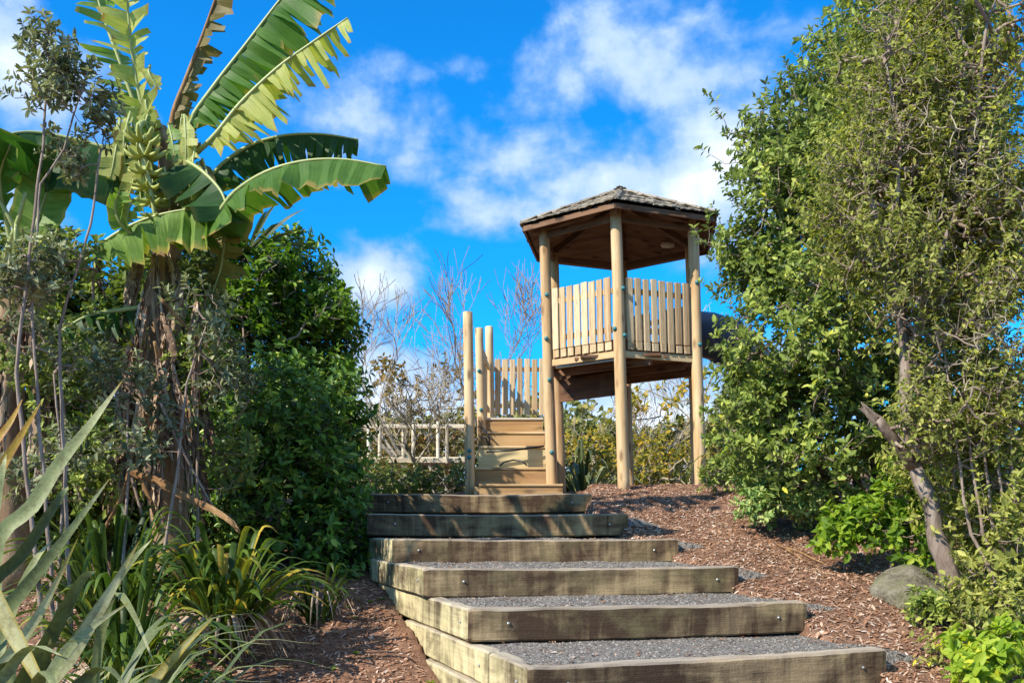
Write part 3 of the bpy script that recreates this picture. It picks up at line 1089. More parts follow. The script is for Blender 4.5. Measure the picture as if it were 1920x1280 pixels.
sh = MB()   # unit shingle: 1 wide, 1 long, slightly warped slab
sh.add([(-.5, 0, 0), (-.17, 0, .012), (.17, 0, -.006), (.5, 0, .006), (-.5, 1, 0), (-.17, 1, .004), (.17, 1, .002), (.5, 1, 0)] +
       [(-.5, 0, -.03), (-.17, 0, -.02), (.17, 0, -.036), (.5, 0, -.024), (-.5, 1, -.02), (.5, 1, -.02)],
       [(0, 1, 5, 4), (1, 2, 6, 5), (2, 3, 7, 6), (8, 9, 1, 0), (9, 10, 2, 1), (10, 11, 3, 2), (8, 0, 4, 12), (3, 11, 13, 7), (12, 13, 11, 10, 9, 8)])
sh_me = bpy.data.meshes.new('shingle')
sh_me.from_pydata(sh.v, [], sh.f)
sh_me.materials.append(M['shingle'])
rs = random.Random(5)
ROWS = 7
for i in range(6):
    a, b = order[i], order[(i + 1) % 6]
    A, B, C3 = hexp(ANG[a], RE + .015, ZE, False), hexp(ANG[b], RE + .015, ZE, False), Vector((CX, CY, ZA + .01))
    ex = (B - A).normalized()
    mid = (A + B) / 2
    up = (C3 - mid)
    Ls = up.length
    up.normalize()
    nrm = ex.cross(up)
    for r in range(ROWS):
        t = r / ROWS
        wid = (B - A).length * (1 - t)
        n = max(1, round(wid / .115))
        for j in range(n):
            wj = wid / n
            u = -wid / 2 + (j + .5) * wj + rs.uniform(-.006, .006)
            p = mid + up * (Ls * t - .014 + rs.uniform(-.015, .01)) + ex * u + nrm * (.008 + rs.uniform(0, .010))
            sc = Matrix.Diagonal((wj * rs.uniform(.97, 1.04), Ls / ROWS * 1.28, .36, 1))
            Mx = frame(p, ex, up) @ Matrix.Rotation(rs.uniform(-.05, .05), 4, 'Z') @ Matrix.Rotation(rs.uniform(-.07, -.03), 4, 'X') @ sc
            inst('shingle', sh_me, Mx, roof)
# ridge caps along the hips
for i in range(6):
    A, C3 = hexp(ANG[order[i]], RE + .01, ZE + .025, False), Vector((CX, CY, ZA + .045))
    dv = C3 - A
    for j in range(5):
        mb = MB()
        w2 = .038
        side = dv.cross(Vector((0, 0, 1))).normalized()
        upn = side.cross(dv).normalized()
        p0, p1 = A + dv * (j / 5 - .01), A + dv * ((j + 1) / 5 + .03)
        lift = upn * (.006 + .012)
        mb.add([p0 - side * w2 - upn * .008, p0 + lift, p0 + side * w2 - upn * .008, p1 - side * w2 - upn * .016, p1 + lift - upn * .008, p1 + side * w2 - upn * .016,
                p0 - side * w2 - upn * .02, p0 + side * w2 - upn * .02],
               [(1, 4, 3, 0), (2, 5, 4, 1), (0, 6, 7, 2, 1)])
        obj('hip_shingle', mb, M['shingle'], roof)

# cream oval added under the right hand eave to stand for a sunlit patch
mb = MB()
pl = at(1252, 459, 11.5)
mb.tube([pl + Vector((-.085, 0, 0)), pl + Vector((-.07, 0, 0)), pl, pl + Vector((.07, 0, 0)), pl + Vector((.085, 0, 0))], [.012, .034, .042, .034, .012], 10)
obj('sun_patch', mb, M['sun_patch_cream'], tower, smooth=True)

# ---- stair and landing beside the tower
stair = thing('play_stair', 'boxed wooden stair with plywood risers climbing between round posts to a landing', 'stair', (0, 11.3, .45))


def bx(name, x0, x1, y0, y1, z0, z1, mat, parent, label=None):
    me = bpy.data.meshes.new(name)
    mb = MB()
    bv = .006
    hx, hy, hz = (x1 - x0) / 2, (y1 - y0) / 2, (z1 - z0) / 2
    prof = [(-hy, -hz + bv), (-hy, hz - bv), (-hy + bv, hz), (hy, hz), (hy, -hz), (-hy + bv, -hz)]
    vs = [(sx * hx, p[0], p[1]) for sx in (-1, 1) for p in prof]
    mb.add(vs, [tuple(range(6)), tuple(reversed(range(6, 12)))] + [(k, k + 6, (k + 1) % 6 + 6, (k + 1) % 6) for k in range(6)])
    me.from_pydata(mb.v, [], mb.f)
    me.materials.append(mat)
    return inst(name, me, Matrix.Translation(((x0 + x1) / 2, (y0 + y1) / 2, (z0 + z1) / 2)), parent, label=label)


STAIR = [  # y, z0, z1, x0, x1
    (10.42, .35, .50, -.37, .57), (10.82, .50, .712, -.42, .45), (11.22, .716, .995, -.40, .42), (11.62, .999, 1.21, -.38, .41), (12.02, 1.214, 1.43, -.36, .40)]
for k, (y, z0, z1, x0, x1) in enumerate(STAIR):
    bx('riser', x0, x1, y, y + .022, z0, z1 - .031, M['sunlit_ply'] if k == 2 else M['ply'], stair)
    y2 = STAIR[k + 1][0] if k < 4 else 13.0
    bx('tread', x0 - .0, x1 + .0, y - .018, y2 - .002, z1 - .03, z1, M['tan'] if k < 4 else M['grey_wood'], stair)
bx('stringer', -.465, -.425, 10.86, 12.2, .42, .62, M['ply'], stair)
bx('stringer', -.425, -.385, 11.6, 13.0, 1.0, 1.40, M['ply'], stair)
bx('stringer', .455, .49, 10.84, 13.0, .42, .75, M['ply'], stair)
bx('foot_block', -.43, -.375, 10.43, 10.55, .33, .47, M['tan'], stair)
P1 = round_post('post', at(882, 930, 10.62), at(877, 586, 10.62), .060, .056, stair, seed=21)
P2 = round_post('post', at(906, 905, 12.0), at(898, 616, 12.0), .058, .054, stair, seed=22)
P3 = round_post('post', at(921, 880, 12.95), at(917, 613, 12.95), .060, .057, stair, seed=23)
P4 = round_post('post', Vector((.54, 12.98, .3)), Vector((.54, 12.98, 2.45)), .060, .057, stair, seed=24)
for (pp, lst, d, c, r) in ((P1, [(880, 845), (880, 857)], 10.57, at(880, 850, 10.62), .058), (P2, [(899, 695), (902, 768), (903, 853)], 11.95, at(902, 760, 12.0), .056)):
    for (x, y) in lst:
        cap(pp, x, y, d, Vector((c.x, c.y, 0)), r)
slat_panel(stair, Vector((-.25, 12.97, 0)), Vector((.47, 12.97, 0)), 7, 1.58, 2.36, width=.080, lean=False, seed=9)
slat_panel(stair, Vector((-.36, 12.1, 0)), Vector((-.32, 12.87, 0)), 7, 1.5, 2.36, width=.07, lean=False, seed=10, out=Vector((-1, 0, 0)))
for (x0, y0, x1, y1) in ((896, 800, 914, 812), (893, 826, 912, 822)):
    a, b = at(x0, y0, 11.9), at(x1, y1, 11.3)
    mb = MB()
    mb.tube([a, a.lerp(b, .25) + Vector((0, 0, .03)), a.lerp(b, .6) + Vector((0, 0, .02)), b, b + Vector((.02, .02, -.06)), b + Vector((.03, .05, -.17))], .011, 8)
    obj('handrail', mb, M['black_rail'], stair, smooth=True)
mb = MB()
mb.tube([at(938, 872, 10.8), at(945, 866, 10.85), at(962, 862, 10.9), at(978, 864, 10.85), at(988, 872, 10.8)], .010, 8)
obj('grab_loop', mb, M['black_rail'], stair, smooth=True)
mb = MB()
mb.tube([at(912, 847, 11.1), at(960, 844, 11.12), at(1020, 836, 11.14)], .012, 8)
obj('foot_rail', mb, M['black_rail'], stair, smooth=True)

# ---- plank bridge to the left
bridge = thing('plank_bridge', 'low wooden plank bridge with pale baluster posts leading left from the stair', 'bridge', (-1.3, 13.4, 0))
for (d, yy, pxs) in ((13.0, 0, (648, 712, 775, 838)), (14.0, -3, (630, 691, 756, 821))):
    a, b = at(600, 863 + yy, d), at(872, 863 + yy, d)
    board('edge_beam', (a.x, d, 0), (b.x, d, 0), a.z - .03, a.z + .03, .06, M['pale_wood'], bridge)
    zt = at(700, 800 + yy, d).z
    board('top_rail', (a.x, d + .01, 0), (b.x, d + .01, 0), zt - .016, zt + .016, .045, M['pale_wood'], bridge)
    for i, x in enumerate(pxs):
        p = at(x, 868, d - .055)
        zt2 = zt + (.05 if i % 2 else .01)
        mb = MB()
        mb.tube([Vector((p.x, p.y, p.z - .0)), Vector((p.x, p.y, zt2))], .025, 10)
        obj('baluster', mb, M['pale_wood'], bridge)
a, b = at(600, 860, 13.5), at(872, 860, 13.5)
for i in range(22):
    x = a.x + (b.x - a.x) * (i + .5) / 22
    bx('plank', x - .045, x + .045, 13.06, 13.94, .955, .985, M['grey_wood'], bridge)
for (x, d) in ((655, 13.5), (770, 13.5)):
    p = at(x, 900, d)
    mb = MB()
    g = float(gz(p.x, p.y)) - .1
    mb.tube([Vector((p.x, p.y, g)), Vector((p.x, p.y, .95))], .05, 10)
    obj('support_post', mb, M['post'], bridge)

# ---- slide
slide = thing('tube_slide', 'dark grey enclosed tube slide leaving the right side of the tower', 'slide', (2.4, 11.2, .5))
mb = MB()
path = [(2.13, 10.95, 2.29), (2.32, 10.97, 2.28), (2.52, 11.02, 2.23), (2.74, 11.12, 2.12), (2.94, 11.3, 1.95), (3.06, 11.55, 1.70), (3.12, 11.9, 1.38), (3.12, 12.3, 1.07), (3.1, 12.8, .8), (3.08, 13.3, .7)]
mb.tube(path, [.27] * len(path), 22, False)
mb.tube([tuple(Vector(p)) for p in path], [.258] * len(path), 22, False)
tube = obj('tube', mb, M['slide'], slide, smooth=True)
for i in (2, 5, 7):
    mb = MB()
    p, q = Vector(path[i]), Vector(path[i + 1])
    dd = (q - p).normalized()
    mb.tube([p, p + dd * .012, p + dd * .045, p + dd * .057], [.272, .292, .292, .272], 22, False)
    obj('joint_flange', mb, M['slide'], slide, smooth=True)
# ================================================================== planting
def nrmz(a):
    return a / np.maximum(np.linalg.norm(a, axis=-1, keepdims=True), 1e-9)


def leaf_arrays(P, Dr, Nn, L, Wd, fold=.22, droop=.12):
    """folded six-point leaves: base, two shoulders each side, tip"""
    S_ = nrmz(np.cross(Dr, Nn))
    Nn = np.cross(S_, Dr)
    L, Wd = L[:, None], Wd[:, None]
    b = P
    l1 = P + Dr * L * .33 - S_ * Wd * .46 + Nn * Wd * fold
    l2 = P + Dr * L * .70 - S_ * Wd * .40 + Nn * Wd * fold * .8 - Nn * L * droop * .4
    tip = P + Dr * L - Nn * L * droop
    r2 = P + Dr * L * .70 + S_ * Wd * .40 + Nn * Wd * fold * .8 - Nn * L * droop * .4
    r1 = P + Dr * L * .33 + S_ * Wd * .46 + Nn * Wd * fold
    V = np.stack([b, l1, l2, tip, r2, r1], 1)
    i = (np.arange(len(P)) * 6)[:, None]
    Qs = np.concatenate([i + np.array([[0, 3, 2, 1]]), i + np.array([[0, 5, 4, 3]])], 0)
    return V.reshape(-1, 3), Qs


def ell(x, y, d, rx, ry, rd):
    """crown lobe seen at photo pixel x, y: half sizes in photo pixels, depth half size in metres"""
    c = at(x, y, d)
    return (c.x, c.y, c.z, rx / F * d, rd, ry / F * d)


def crown_points(lobes, n, shell=.4, gap=.0, freq=1.6, seed=0):
    g = np.random.default_rng(seed)
    vol = np.array([(l[3] * l[4] * l[5]) ** (2 / 3) for l in lobes])
    out = []
    tot = 0
    while tot < n:
        m = n * 2
        k = g.choice(len(lobes), m, p=vol / vol.sum())
        Lb = np.array(lobes)[k]
        dv = nrmz(g.normal(size=(m, 3)))
        r = g.uniform(0, 1, m) ** shell
        p = Lb[:, :3] + dv * r[:, None] * Lb[:, 3:]
        if gap > 0:
            off = seed * 13.7
            nv = np.array([mnoise.noise(Vector((a[0] * freq + off, a[1] * freq, a[2] * freq))) + .5 * mnoise.noise(Vector((a[0] * freq * 2.7, a[1] * freq * 2.7 + off, a[2] * freq * 2.7))) for a in p])
            p = p[nv > -.55 + gap]
        out.append(p)
        tot += len(p)
    return np.concatenate(out)[:n]


def connect(root_pts, C, seed=0):
    """join cluster points to a growing tree that starts from root_pts; parent index for each point"""
    root = np.asarray(root_pts, dtype=float)
    d0 = np.min(np.linalg.norm(C[:, None] - root[None], axis=2), axis=1)
    o = np.argsort(d0)
    C = C[o]
    nodes = np.concatenate([root, C])
    cost = np.concatenate([np.zeros(len(root)), np.zeros(len(C))])
    par = np.full(len(nodes), -1)
    nr = len(root)
    for i in range(len(C)):
        k = nr + i
        dist = np.linalg.norm(nodes[:k] - C[i], axis=1)
        j = int(np.argmin(dist + .22 * cost[:k] + .25 * (nodes[:k, 2] > C[i, 2] + .15)))
        par[k] = j
        cost[k] = cost[j] + dist[j]
    return nodes, par, nr


def branch_arrays(nodes, par, nr, r_tip, power=.45, rmax=.05, seed=0, sides=4, bend=.12):
    g = np.random.default_rng(seed + 5)
    n = len(nodes)
    cnt = np.ones(n)
    for k in range(n - 1, nr - 1, -1):
        cnt[par[k]] += cnt[k]
    k = np.arange(nr, n)
    a, b = nodes[par[k]], nodes[k]
    rb = np.minimum(r_tip * cnt[k] ** power, rmax)
    ra = np.minimum(r_tip * (cnt[k] + 1) ** power, rmax)
    d = nrmz(b - a)
    ref = np.where(np.abs(d[:, 2:3]) > .9, np.array([[1., 0, 0]]), np.array([[0, 0, 1.]]))
    u = nrmz(np.cross(d, ref))
    v = np.cross(d, u)
    L = np.linalg.norm(b - a, axis=1, keepdims=True)
    mid = (a + b) / 2 + (u * g.normal(0, bend, (len(k), 1)) + v * g.normal(0, bend, (len(k), 1))) * L
    rings = []
    for (c, r) in ((a, ra), (mid, (ra + rb) / 2), (b, rb)):
        for s in range(sides):
            an = 2 * math.pi * s / sides
            rings.append(c + (u * math.cos(an) + v * math.sin(an)) * r[:, None])
    V = np.stack(rings, 1)
    base = (np.arange(len(k)) * sides * 3)[:, None]
    Qs = []
    for lv in range(2):
        for s in range(sides):
            s2 = (s + 1) % sides
            Qs.append(base + np.array([[lv * sides + s, lv * sides + s2, (lv + 1) * sides + s2, (lv + 1) * sides + s]]))
    return V.reshape(-1, 3), np.concatenate(Qs, 0)


def leaves_on(C, Pdir, k, L, Wr, spread, up, seed, tw_len, tint_mu=.45, tint_sd=.22, clump=None, twist=.5, fold=.22):
    """k leaves along a short twig from each cluster point"""
    g = np.random.default_rng(seed + 99)
    n = len(C)
    t = g.uniform(.05, 1.0, (n, k))
    Td = nrmz(Pdir + g.normal(0, .35, (n, 3)) + np.array([[0, 0, up]]))
    base = C[:, None] + Td[:, None] * (t * tw_len)[..., None]
    u = nrmz(np.cross(Td, g.normal(size=(n, 3))))
    v = np.cross(Td, u)
    an = (np.arange(k)[None] * 2.4 + g.uniform(0, 6.28, (n, 1)) + g.normal(0, .3, (n, k)))[..., None]
    rad = u[:, None] * np.cos(an) + v[:, None] * np.sin(an)
    Dr = nrmz(Td[:, None] * (1.05 - spread) + rad * spread + g.normal(0, .18, (n, k, 3)) + np.array([0, 0, .08]))
    Nn = nrmz(Td[:, None] * .55 + np.array([0, 0, .45]) + np.array(sv) * .55 + g.normal(0, twist, (n, k, 3)))
    Ls = L * g.uniform(.45, 1.3, (n, k)) * g.uniform(.8, 1.2, (n, 1))
    V, Qs = leaf_arrays(base.reshape(-1, 3), Dr.reshape(-1, 3), Nn.reshape(-1, 3), Ls.ravel(), (Ls * Wr * g.uniform(.85, 1.15, (n, k))).ravel(), fold)
    ct = g.normal(tint_mu, tint_sd * .7, (n, 1)) + g.normal(0, tint_sd, (n, k))
    ct = np.where(ct > .93, np.where(g.uniform(size=ct.shape) < .25, ct, .8), ct)
    tint = np.repeat(np.clip(ct, 0, 1).ravel(), 6)
    # the twigs themselves
    tip = C + Td * tw_len
    return V, Qs, tint, C, tip


def twig_arrays(A, B, r):
    d = nrmz(B - A)
    ref = np.where(np.abs(d[:, 2:3]) > .9, np.array([[1., 0, 0]]), np.array([[0, 0, 1.]]))
    u = nrmz(np.cross(d, ref))
    v = np.cross(d, u)
    V = np.stack([A + u * r, A - u * r * .5 + v * r * .87, A - u * r * .5 - v * r * .87, B], 1)
    i = (np.arange(len(A)) * 4)[:, None]
    T = np.concatenate([i + np.array([[0, 1, 3]]), i + np.array([[1, 2, 3]]), i + np.array([[2, 0, 3]])], 0)
    return V.reshape(-1, 3), T


def plant(name, label, cat, base, lobes, n, k, L, Wr, mat, bark='twig', stems=None, shell=.4, gap=0., freq=1.6, spread=.75,
          up=.25, tw=.16, seed=1, r_tip=.0022, rmax=.03, tint=(.45, .2), group=None, power=.45, stem_r=None, stem_mat=None, extra=None, twist=.5, outward=1.0, bend=.12, bare=None):
    """shrub or tree: stems > branches > leaves"""
    base = Vector(base)
    t = thing(name, label, cat, base, group)
    C = crown_points(lobes, n, shell, gap, freq, seed)
    if extra is not None:
        C = np.concatenate([C, np.asarray(extra, dtype=float)])
    stems = stems or [[base - Vector((0, 0, .08)), base + Vector((0, 0, .25))]]
    roots = []
    for s_i, s in enumerate(stems):
        s = [Vector(p) for p in s]
        # resample the stem
        pts = []
        for i in range(len(s) - 1):
            m = max(2, int((s[i + 1] - s[i]).length / .09))
            for q in range(m):
                pts.append(s[i].lerp(s[i + 1], q / m))
        pts.append(s[-1])
        rr = stem_r[s_i] if stem_r else (rmax * 1.15, rmax * .7)
        rad = [(rr[0] + (rr[1] - rr[0]) * (q / max(1, len(pts) - 1))) for q in range(len(pts))]
        sm = [p + Vector((mnoise.noise(Vector((q * .35, seed, s_i))), mnoise.noise(Vector((q * .35, seed + 5, s_i))), 0)) * rr[0] * .7 for q, p in enumerate(pts)]
        rad = [r * (1 + .16 * mnoise.noise(Vector((q * .8, seed * 3, s_i)))) for q, r in enumerate(rad)]
        mb = MB()
        mb.tube(sm, rad, 9, True, .5, .08, random.Random(seed))
        obj('trunk' if len(stems) == 1 else 'stem', mb, M[stem_mat or bark], t, smooth=True)
        roots += [tuple(p) for p in sm[len(sm) // 4:]]
    nodes, par, nr = connect(roots, C, seed)
    V1, Q1 = branch_arrays(nodes, par, nr, r_tip, power, rmax, seed, bend=bend)
    C = nodes[nr:]
    cen = np.array([l[:3] for l in lobes])
    dd = np.linalg.norm(C[:, None] - cen[None], axis=2)
    pd = nrmz(nrmz(C - nodes[par[nr:]]) + outward * nrmz(C - cen[np.argmin(dd, 1)]))
    V, Qs, tn, a, b = leaves_on(C, pd, k, L, Wr, spread, up, seed, tw, tint[0], tint[1], twist=twist)
    if bare:
        Cb = crown_points(bare[0], bare[1], .7, .15, 2.5, seed + 1)
        nb, pb_, nrb = connect(roots + [tuple(q) for q in C[::3]], Cb, seed + 2)
        Vx, Qx = branch_arrays(nb, pb_, nrb, r_tip * .8, .3, .008, seed + 3, bend=.06)
        obj('dead_twigs', (Vx, Qx, None, np.full(len(Vx), .5)), M['bare'], t)
    V2, T2 = twig_arrays(a, b, r_tip * .8)
    Vb = np.concatenate([V1, V2])
    obj('branches', (Vb, Q1, T2 + len(V1), np.full(len(Vb), .5)), M[bark], t)
    obj('foliage', (V, Qs, None, tn), M[mat], t, kind=None)
    return t


def ground_at(x, y):
    return Vector((x, y, float(gz(x, y))))


# ------------------------------------------------------------------ right hand side
# scraggly tree with the leaning grey trunk
tb = Vector((2.78, 5.45, float(gz(2.78, 5.45)) - .1))
trunk = [tb, at(1818, 1170, 5.5), at(1772, 1050, 5.55), at(1738, 940, 5.6), at(1712, 862, 5.6), at(1706, 790, 5.62), at(1700, 690, 5.65), at(1690, 600, 5.7), at(1672, 500, 5.7), at(1640, 400, 5.75), at(1606, 320, 5.8)]
stub = [at(1712, 872, 5.6), at(1690, 842, 5.55), at(1664, 806, 5.5), at(1645, 786, 5.48)]
limb2 = [at(1700, 690, 5.65), at(1735, 560, 5.6), at(1790, 400, 5.5), at(1830, 220, 5.5), at(1850, 40, 5.5)]
limb3 = [at(1672, 500, 5.7), at(1680, 380, 5.6), at(1690, 250, 5.6), at(1660, 120, 5.7)]
plant('leaning_tree', 'tall scraggly small-leaved tree with a leaning forked grey trunk at the right edge', 'tree', tb,
      [ell(1800, 120, 5.7, 190, 190, .6), ell(1700, 330, 5.9, 150, 190, .55), ell(1850, 420, 5.6, 120, 240, .6), ell(1830, 700, 5.5, 130, 210, .5),
       ell(1690, 130, 6.2, 130, 150, .5), ell(1780, 560, 5.9, 150, 170, .5), ell(1620, 430, 6.0, 90, 120, .4), ell(1690, 520, 5.35, 70, 110, .15), ell(1640, 350, 5.5, 90, 110, .2), ell(1730, 800, 5.35, 60, 60, .15)],
      4300, 17, .037, .42, 'lf_twiggy', 'twig', [trunk, stub, limb2, limb3], shell=.6, gap=.40, freq=2.2, seed=3, tw=.24, r_tip=.0030, rmax=.013,
      stem_r=[(.068, .013), (.042, .028), (.018, .009), (.014, .007)], stem_mat='bark', tint=(.42, .24), outward=.4, bend=.05, up=.9,
      bare=([ell(1660, 460, 5.5, 60, 110, .25), ell(1700, 230, 5.5, 90, 100, .3), ell(1800, 330, 5.4, 100, 150, .3), ell(1720, 560, 5.4, 70, 60, .2), ell(1840, 620, 5.2, 70, 150, .3)], 900))
lt = bpy.data.objects['leaning_tree']
for q in range(7):      # torn wood where the stub snapped off
    p_ = at(1645, 786, 5.48) + Vector((rnd.uniform(-.028, .028), rnd.uniform(-.02, .02), rnd.uniform(-.03, .015)))
    e_ = p_ + Vector((-.06 - rnd.uniform(0, .05), rnd.uniform(-.02, .02), .05 + rnd.uniform(0, .06)))
    mb = MB()
    mb.tube([p_, p_.lerp(e_, .6), e_], [.014, .010, .002], 5)
    obj('splinter', mb, M['bark'], lt)
# thicket at the far right edge under it
stems = [[ground_at(3.0 + .12 * i, 5.3 + .1 * (i % 3)) - Vector((0, 0, .05)), at(1820 + 22 * i, 1000, 5.3), at(1790 + 26 * i, 820, 5.35), at(1770 + 34 * i, 640, 5.4)] for i in range(5)]
plant('edge_shrub', 'many-stemmed bright green shrub filling the lower right edge behind the leaning trunk', 'shrub', ground_at(3.1, 5.4),
      [ell(1850, 900, 5.6, 110, 200, .4), ell(1880, 1070, 5.3, 70, 150, .35), ell(1850, 1120, 5.9, 50, 110, .3), ell(1780, 840, 6.2, 90, 120, .4), ell(1885, 1180, 5.1, 60, 80, .25), ell(1790, 1245, 5.1, 40, 26, .15)],
      1300, 16, .046, .45, 'lf_twiggy', 'twig', stems, shell=.55, gap=.34, freq=2.6, seed=8, tw=.2, rmax=.014, stem_r=[(.013, .004)] * 5, tint=(.5, .24), up=.5)
# big oval-leaved shrub behind, against the tower
bb = ground_at(3.05, 8.0)
stems = [[bb, at(1600, 860, 8.0), at(1560, 680, 7.9), at(1520, 480, 7.8)], [bb + Vector((.1, .1, 0)), at(1640, 800, 8.1), at(1650, 560, 8.0), at(1620, 300, 7.9)],
         [bb + Vector((-.15, 0, 0)), at(1540, 880, 7.8), at(1470, 780, 7.8), at(1420, 640, 8.0)], [bb + Vector((.2, .1, 0)), at(1680, 700, 8.2), at(1720, 400, 8.2), at(1700, 120, 8.2)]]
sprigs = []
for (x, y) in ((1345, 190), (1358, 225), (1372, 262), (1335, 292), (1352, 320), (1380, 345), (1400, 372), (1330, 432), (1312, 448), (1350, 415), (1328, 455), (1545, 70), (1570, 30), (1600, 10), (1335, 545), (1345, 700), (1360, 730)):
    p = at(x, y, 8.3 + rnd.uniform(-.3, .3))
    sprigs.append(tuple(p))
plant('oval_leaf_shrub', 'large rounded shrub of small oval leaves beside the right posts of the tower', 'shrub', bb,
      [ell(1545, 260, 8.0, 140, 160, .8), ell(1480, 420, 7.9, 120, 150, .8), ell(1440, 300, 8.1, 60, 90, .4), ell(1432, 560, 8.1, 70, 100, .5), ell(1455, 690, 8.0, 75, 70, .5), ell(1490, 620, 7.6, 130, 160, .8),
       ell(1430, 780, 7.9, 100, 110, .6), ell(1520, 800, 7.5, 130, 120, .7), ell(1640, 620, 7.8, 140, 260, .8), ell(1640, 200, 8.2, 150, 210, .8), ell(1720, 60, 8.3, 160, 150, .8), ell(1400, 470, 8.2, 55, 80, .4), ell(1700, 860, 7.6, 90, 130, .6), ell(1780, 400, 8.2, 140, 300, .7)],
      5000, 15, .062, .5, 'lf_back', 'twig', stems, shell=.5, gap=.36, freq=1.5, seed=5, tw=.17, r_tip=.0026, rmax=.03, stem_r=[(.04, .015)] * 4, stem_mat='bark_dark', tint=(.42, .22), extra=sprigs, outward=.8, up=.45)
# low plants along the mulch
b = ground_at(2.45, 8.1)
plant('low_shrub', 'low bluish green shrub spreading over the bark mulch', 'shrub', b,
      [ell(1480, 925, 8.0, 75, 50, .35), ell(1430, 950, 7.9, 45, 30, .3), ell(1545, 955, 7.8, 55, 45, .3), ell(1420, 890, 8.3, 50, 35, .3)], 420, 14, .06, .42, 'lf_blue', 'twig', seed=12, shell=.5, tw=.10, rmax=.012, tint=(.5, .24), up=.6)
b = ground_at(2.42, 6.75)
plant('lime_shrub', 'small lime green shrub in front of the bluish shrub on the mulch', 'shrub', b,
      [ell(1600, 985, 6.8, 55, 38, .22), ell(1570, 1012, 6.7, 34, 22, .15), ell(1640, 965, 6.9, 40, 30, .2)], 170, 11, .062, .55, 'lf_lime', 'twig', seed=14, shell=.5, tw=.08, rmax=.009, tint=(.45, .2), up=.7)
b = ground_at(2.55, 6.9)
plant('sapling', 'leafy yellow-green sapling between the lime shrub and the leaning trunk', 'shrub', at(1670, 1060, 6.6),
      [ell(1690, 930, 6.6, 42, 70, .2), ell(1660, 990, 6.6, 45, 40, .2), ell(1712, 1010, 6.5, 30, 60, .2)], 150, 11, .065, .5, 'lf_lime', 'twig', seed=15, shell=.5, tw=.1, rmax=.009, tint=(.38, .2), up=.5)
b = Vector((2.35, 4.62, float(gz(2.35, 4.62))))
plant('yellow_shrub', 'bright yellow-green seedling at the bottom right corner', 'shrub', at(1860, 1310, 4.7),
      [ell(1860, 1235, 4.7, 60, 34, .16), ell(1820, 1262, 4.6, 34, 26, .1), ell(1896, 1200, 4.8, 26, 24, .1), ell(1800, 1215, 4.9, 22, 22, .1)], 95, 9, .062, .55, 'lf_lime', 'twig', seed=16, shell=.5, tw=.06, rmax=.006, tint=(.72, .16), up=.9)
for q, (x, y, d, s, lab) in enumerate(((1345, 905, 9.6, 34, 'weedy green sprig at the foot of the right front post'), (1395, 872, 9.7, 46, 'yellow-green bushy weed a step right of the right front post'), (1745, 1150, 5.6, 34, 'thin green seedling beside the grey rock'))):
    p = at(x, y, d)
    b = ground_at(p.x, p.y)
    plant('weed', lab, 'weed', b, [ell(x, y - 8, d, s, s * .9, .15)], 60 + q * 15, 10, .05, .42, 'lf_lime' if q == 1 else 'lf_back', 'twig', seed=30 + q, shell=.5, tw=.07, rmax=.006, tint=(.55, .2), up=.8)

# rock
mb = MB()
import bmesh
bm = bmesh.new()
bmesh.ops.create_icosphere(bm, subdivisions=4, radius=1)
for v_ in bm.verts:
    p = v_.co.copy()
    f_ = 1 + .22 * mnoise.noise(p * 1.1 + Vector((3, 1, 7))) + .08 * mnoise.noise(p * 3.2) + .03 * mnoise.noise(p * 9)
    for pl_n, pl_d in ((Vector((-.6, -.3, .75)).normalized(), .62), (Vector((.5, -.5, .7)).normalized(), .66), (Vector((0, -.9, .3)).normalized(), .7), (Vector((-.9, -.3, 0)).normalized(), .8)):
        q_ = p * f_
        ov = q_.dot(pl_n) - pl_d
        if ov > 0:
            p = (q_ - pl_n * ov * .85) / f_
    v_.co = Vector((p.x * f_ * .27, p.y * f_ * .22, p.z * f_ * .20))
me = bpy.data.meshes.new('rock')
bm.to_mesh(me)
bm.free()
me.polygons.foreach_set('use_smooth', [True] * len(me.polygons))
me.materials.append(M['rock'])
pr = at(1706, 1098, 6.15)
rock = bpy.data.objects.new('rock', me)
link(rock, 'rock', None, (pr.x, pr.y, float(gz(pr.x, pr.y)) + .02))
tag(rock, 'angular grey mossy rock half buried in the mulch by the leaning trunk', 'rock')

# dry sticks on the mulch
for q, (x0, y0, x1, y1, d0, d1, lab) in enumerate(((1455, 985, 1510, 1020, 7.6, 7.1, 'pale dry stick lying on the mulch below the bluish shrub'), (1475, 985, 1545, 1018, 7.5, 7.0, 'longer pale stick beside the other on the mulch'))):
    a, b = at(x0, y0, d0), at(x1, y1, d1)
    a.z = float(gz(a.x, a.y)) + .02
    b.z = float(gz(b.x, b.y)) + .015
    mb = MB()
    mb.tube([a, a.lerp(b, .4) + Vector((0, .02, .012)), a.lerp(b, .75), b], [.006, .008, .007, .004], 6)
    tag(obj('stick', mb, M['broken'], None), lab, 'stick', 'dry sticks on the mulch')

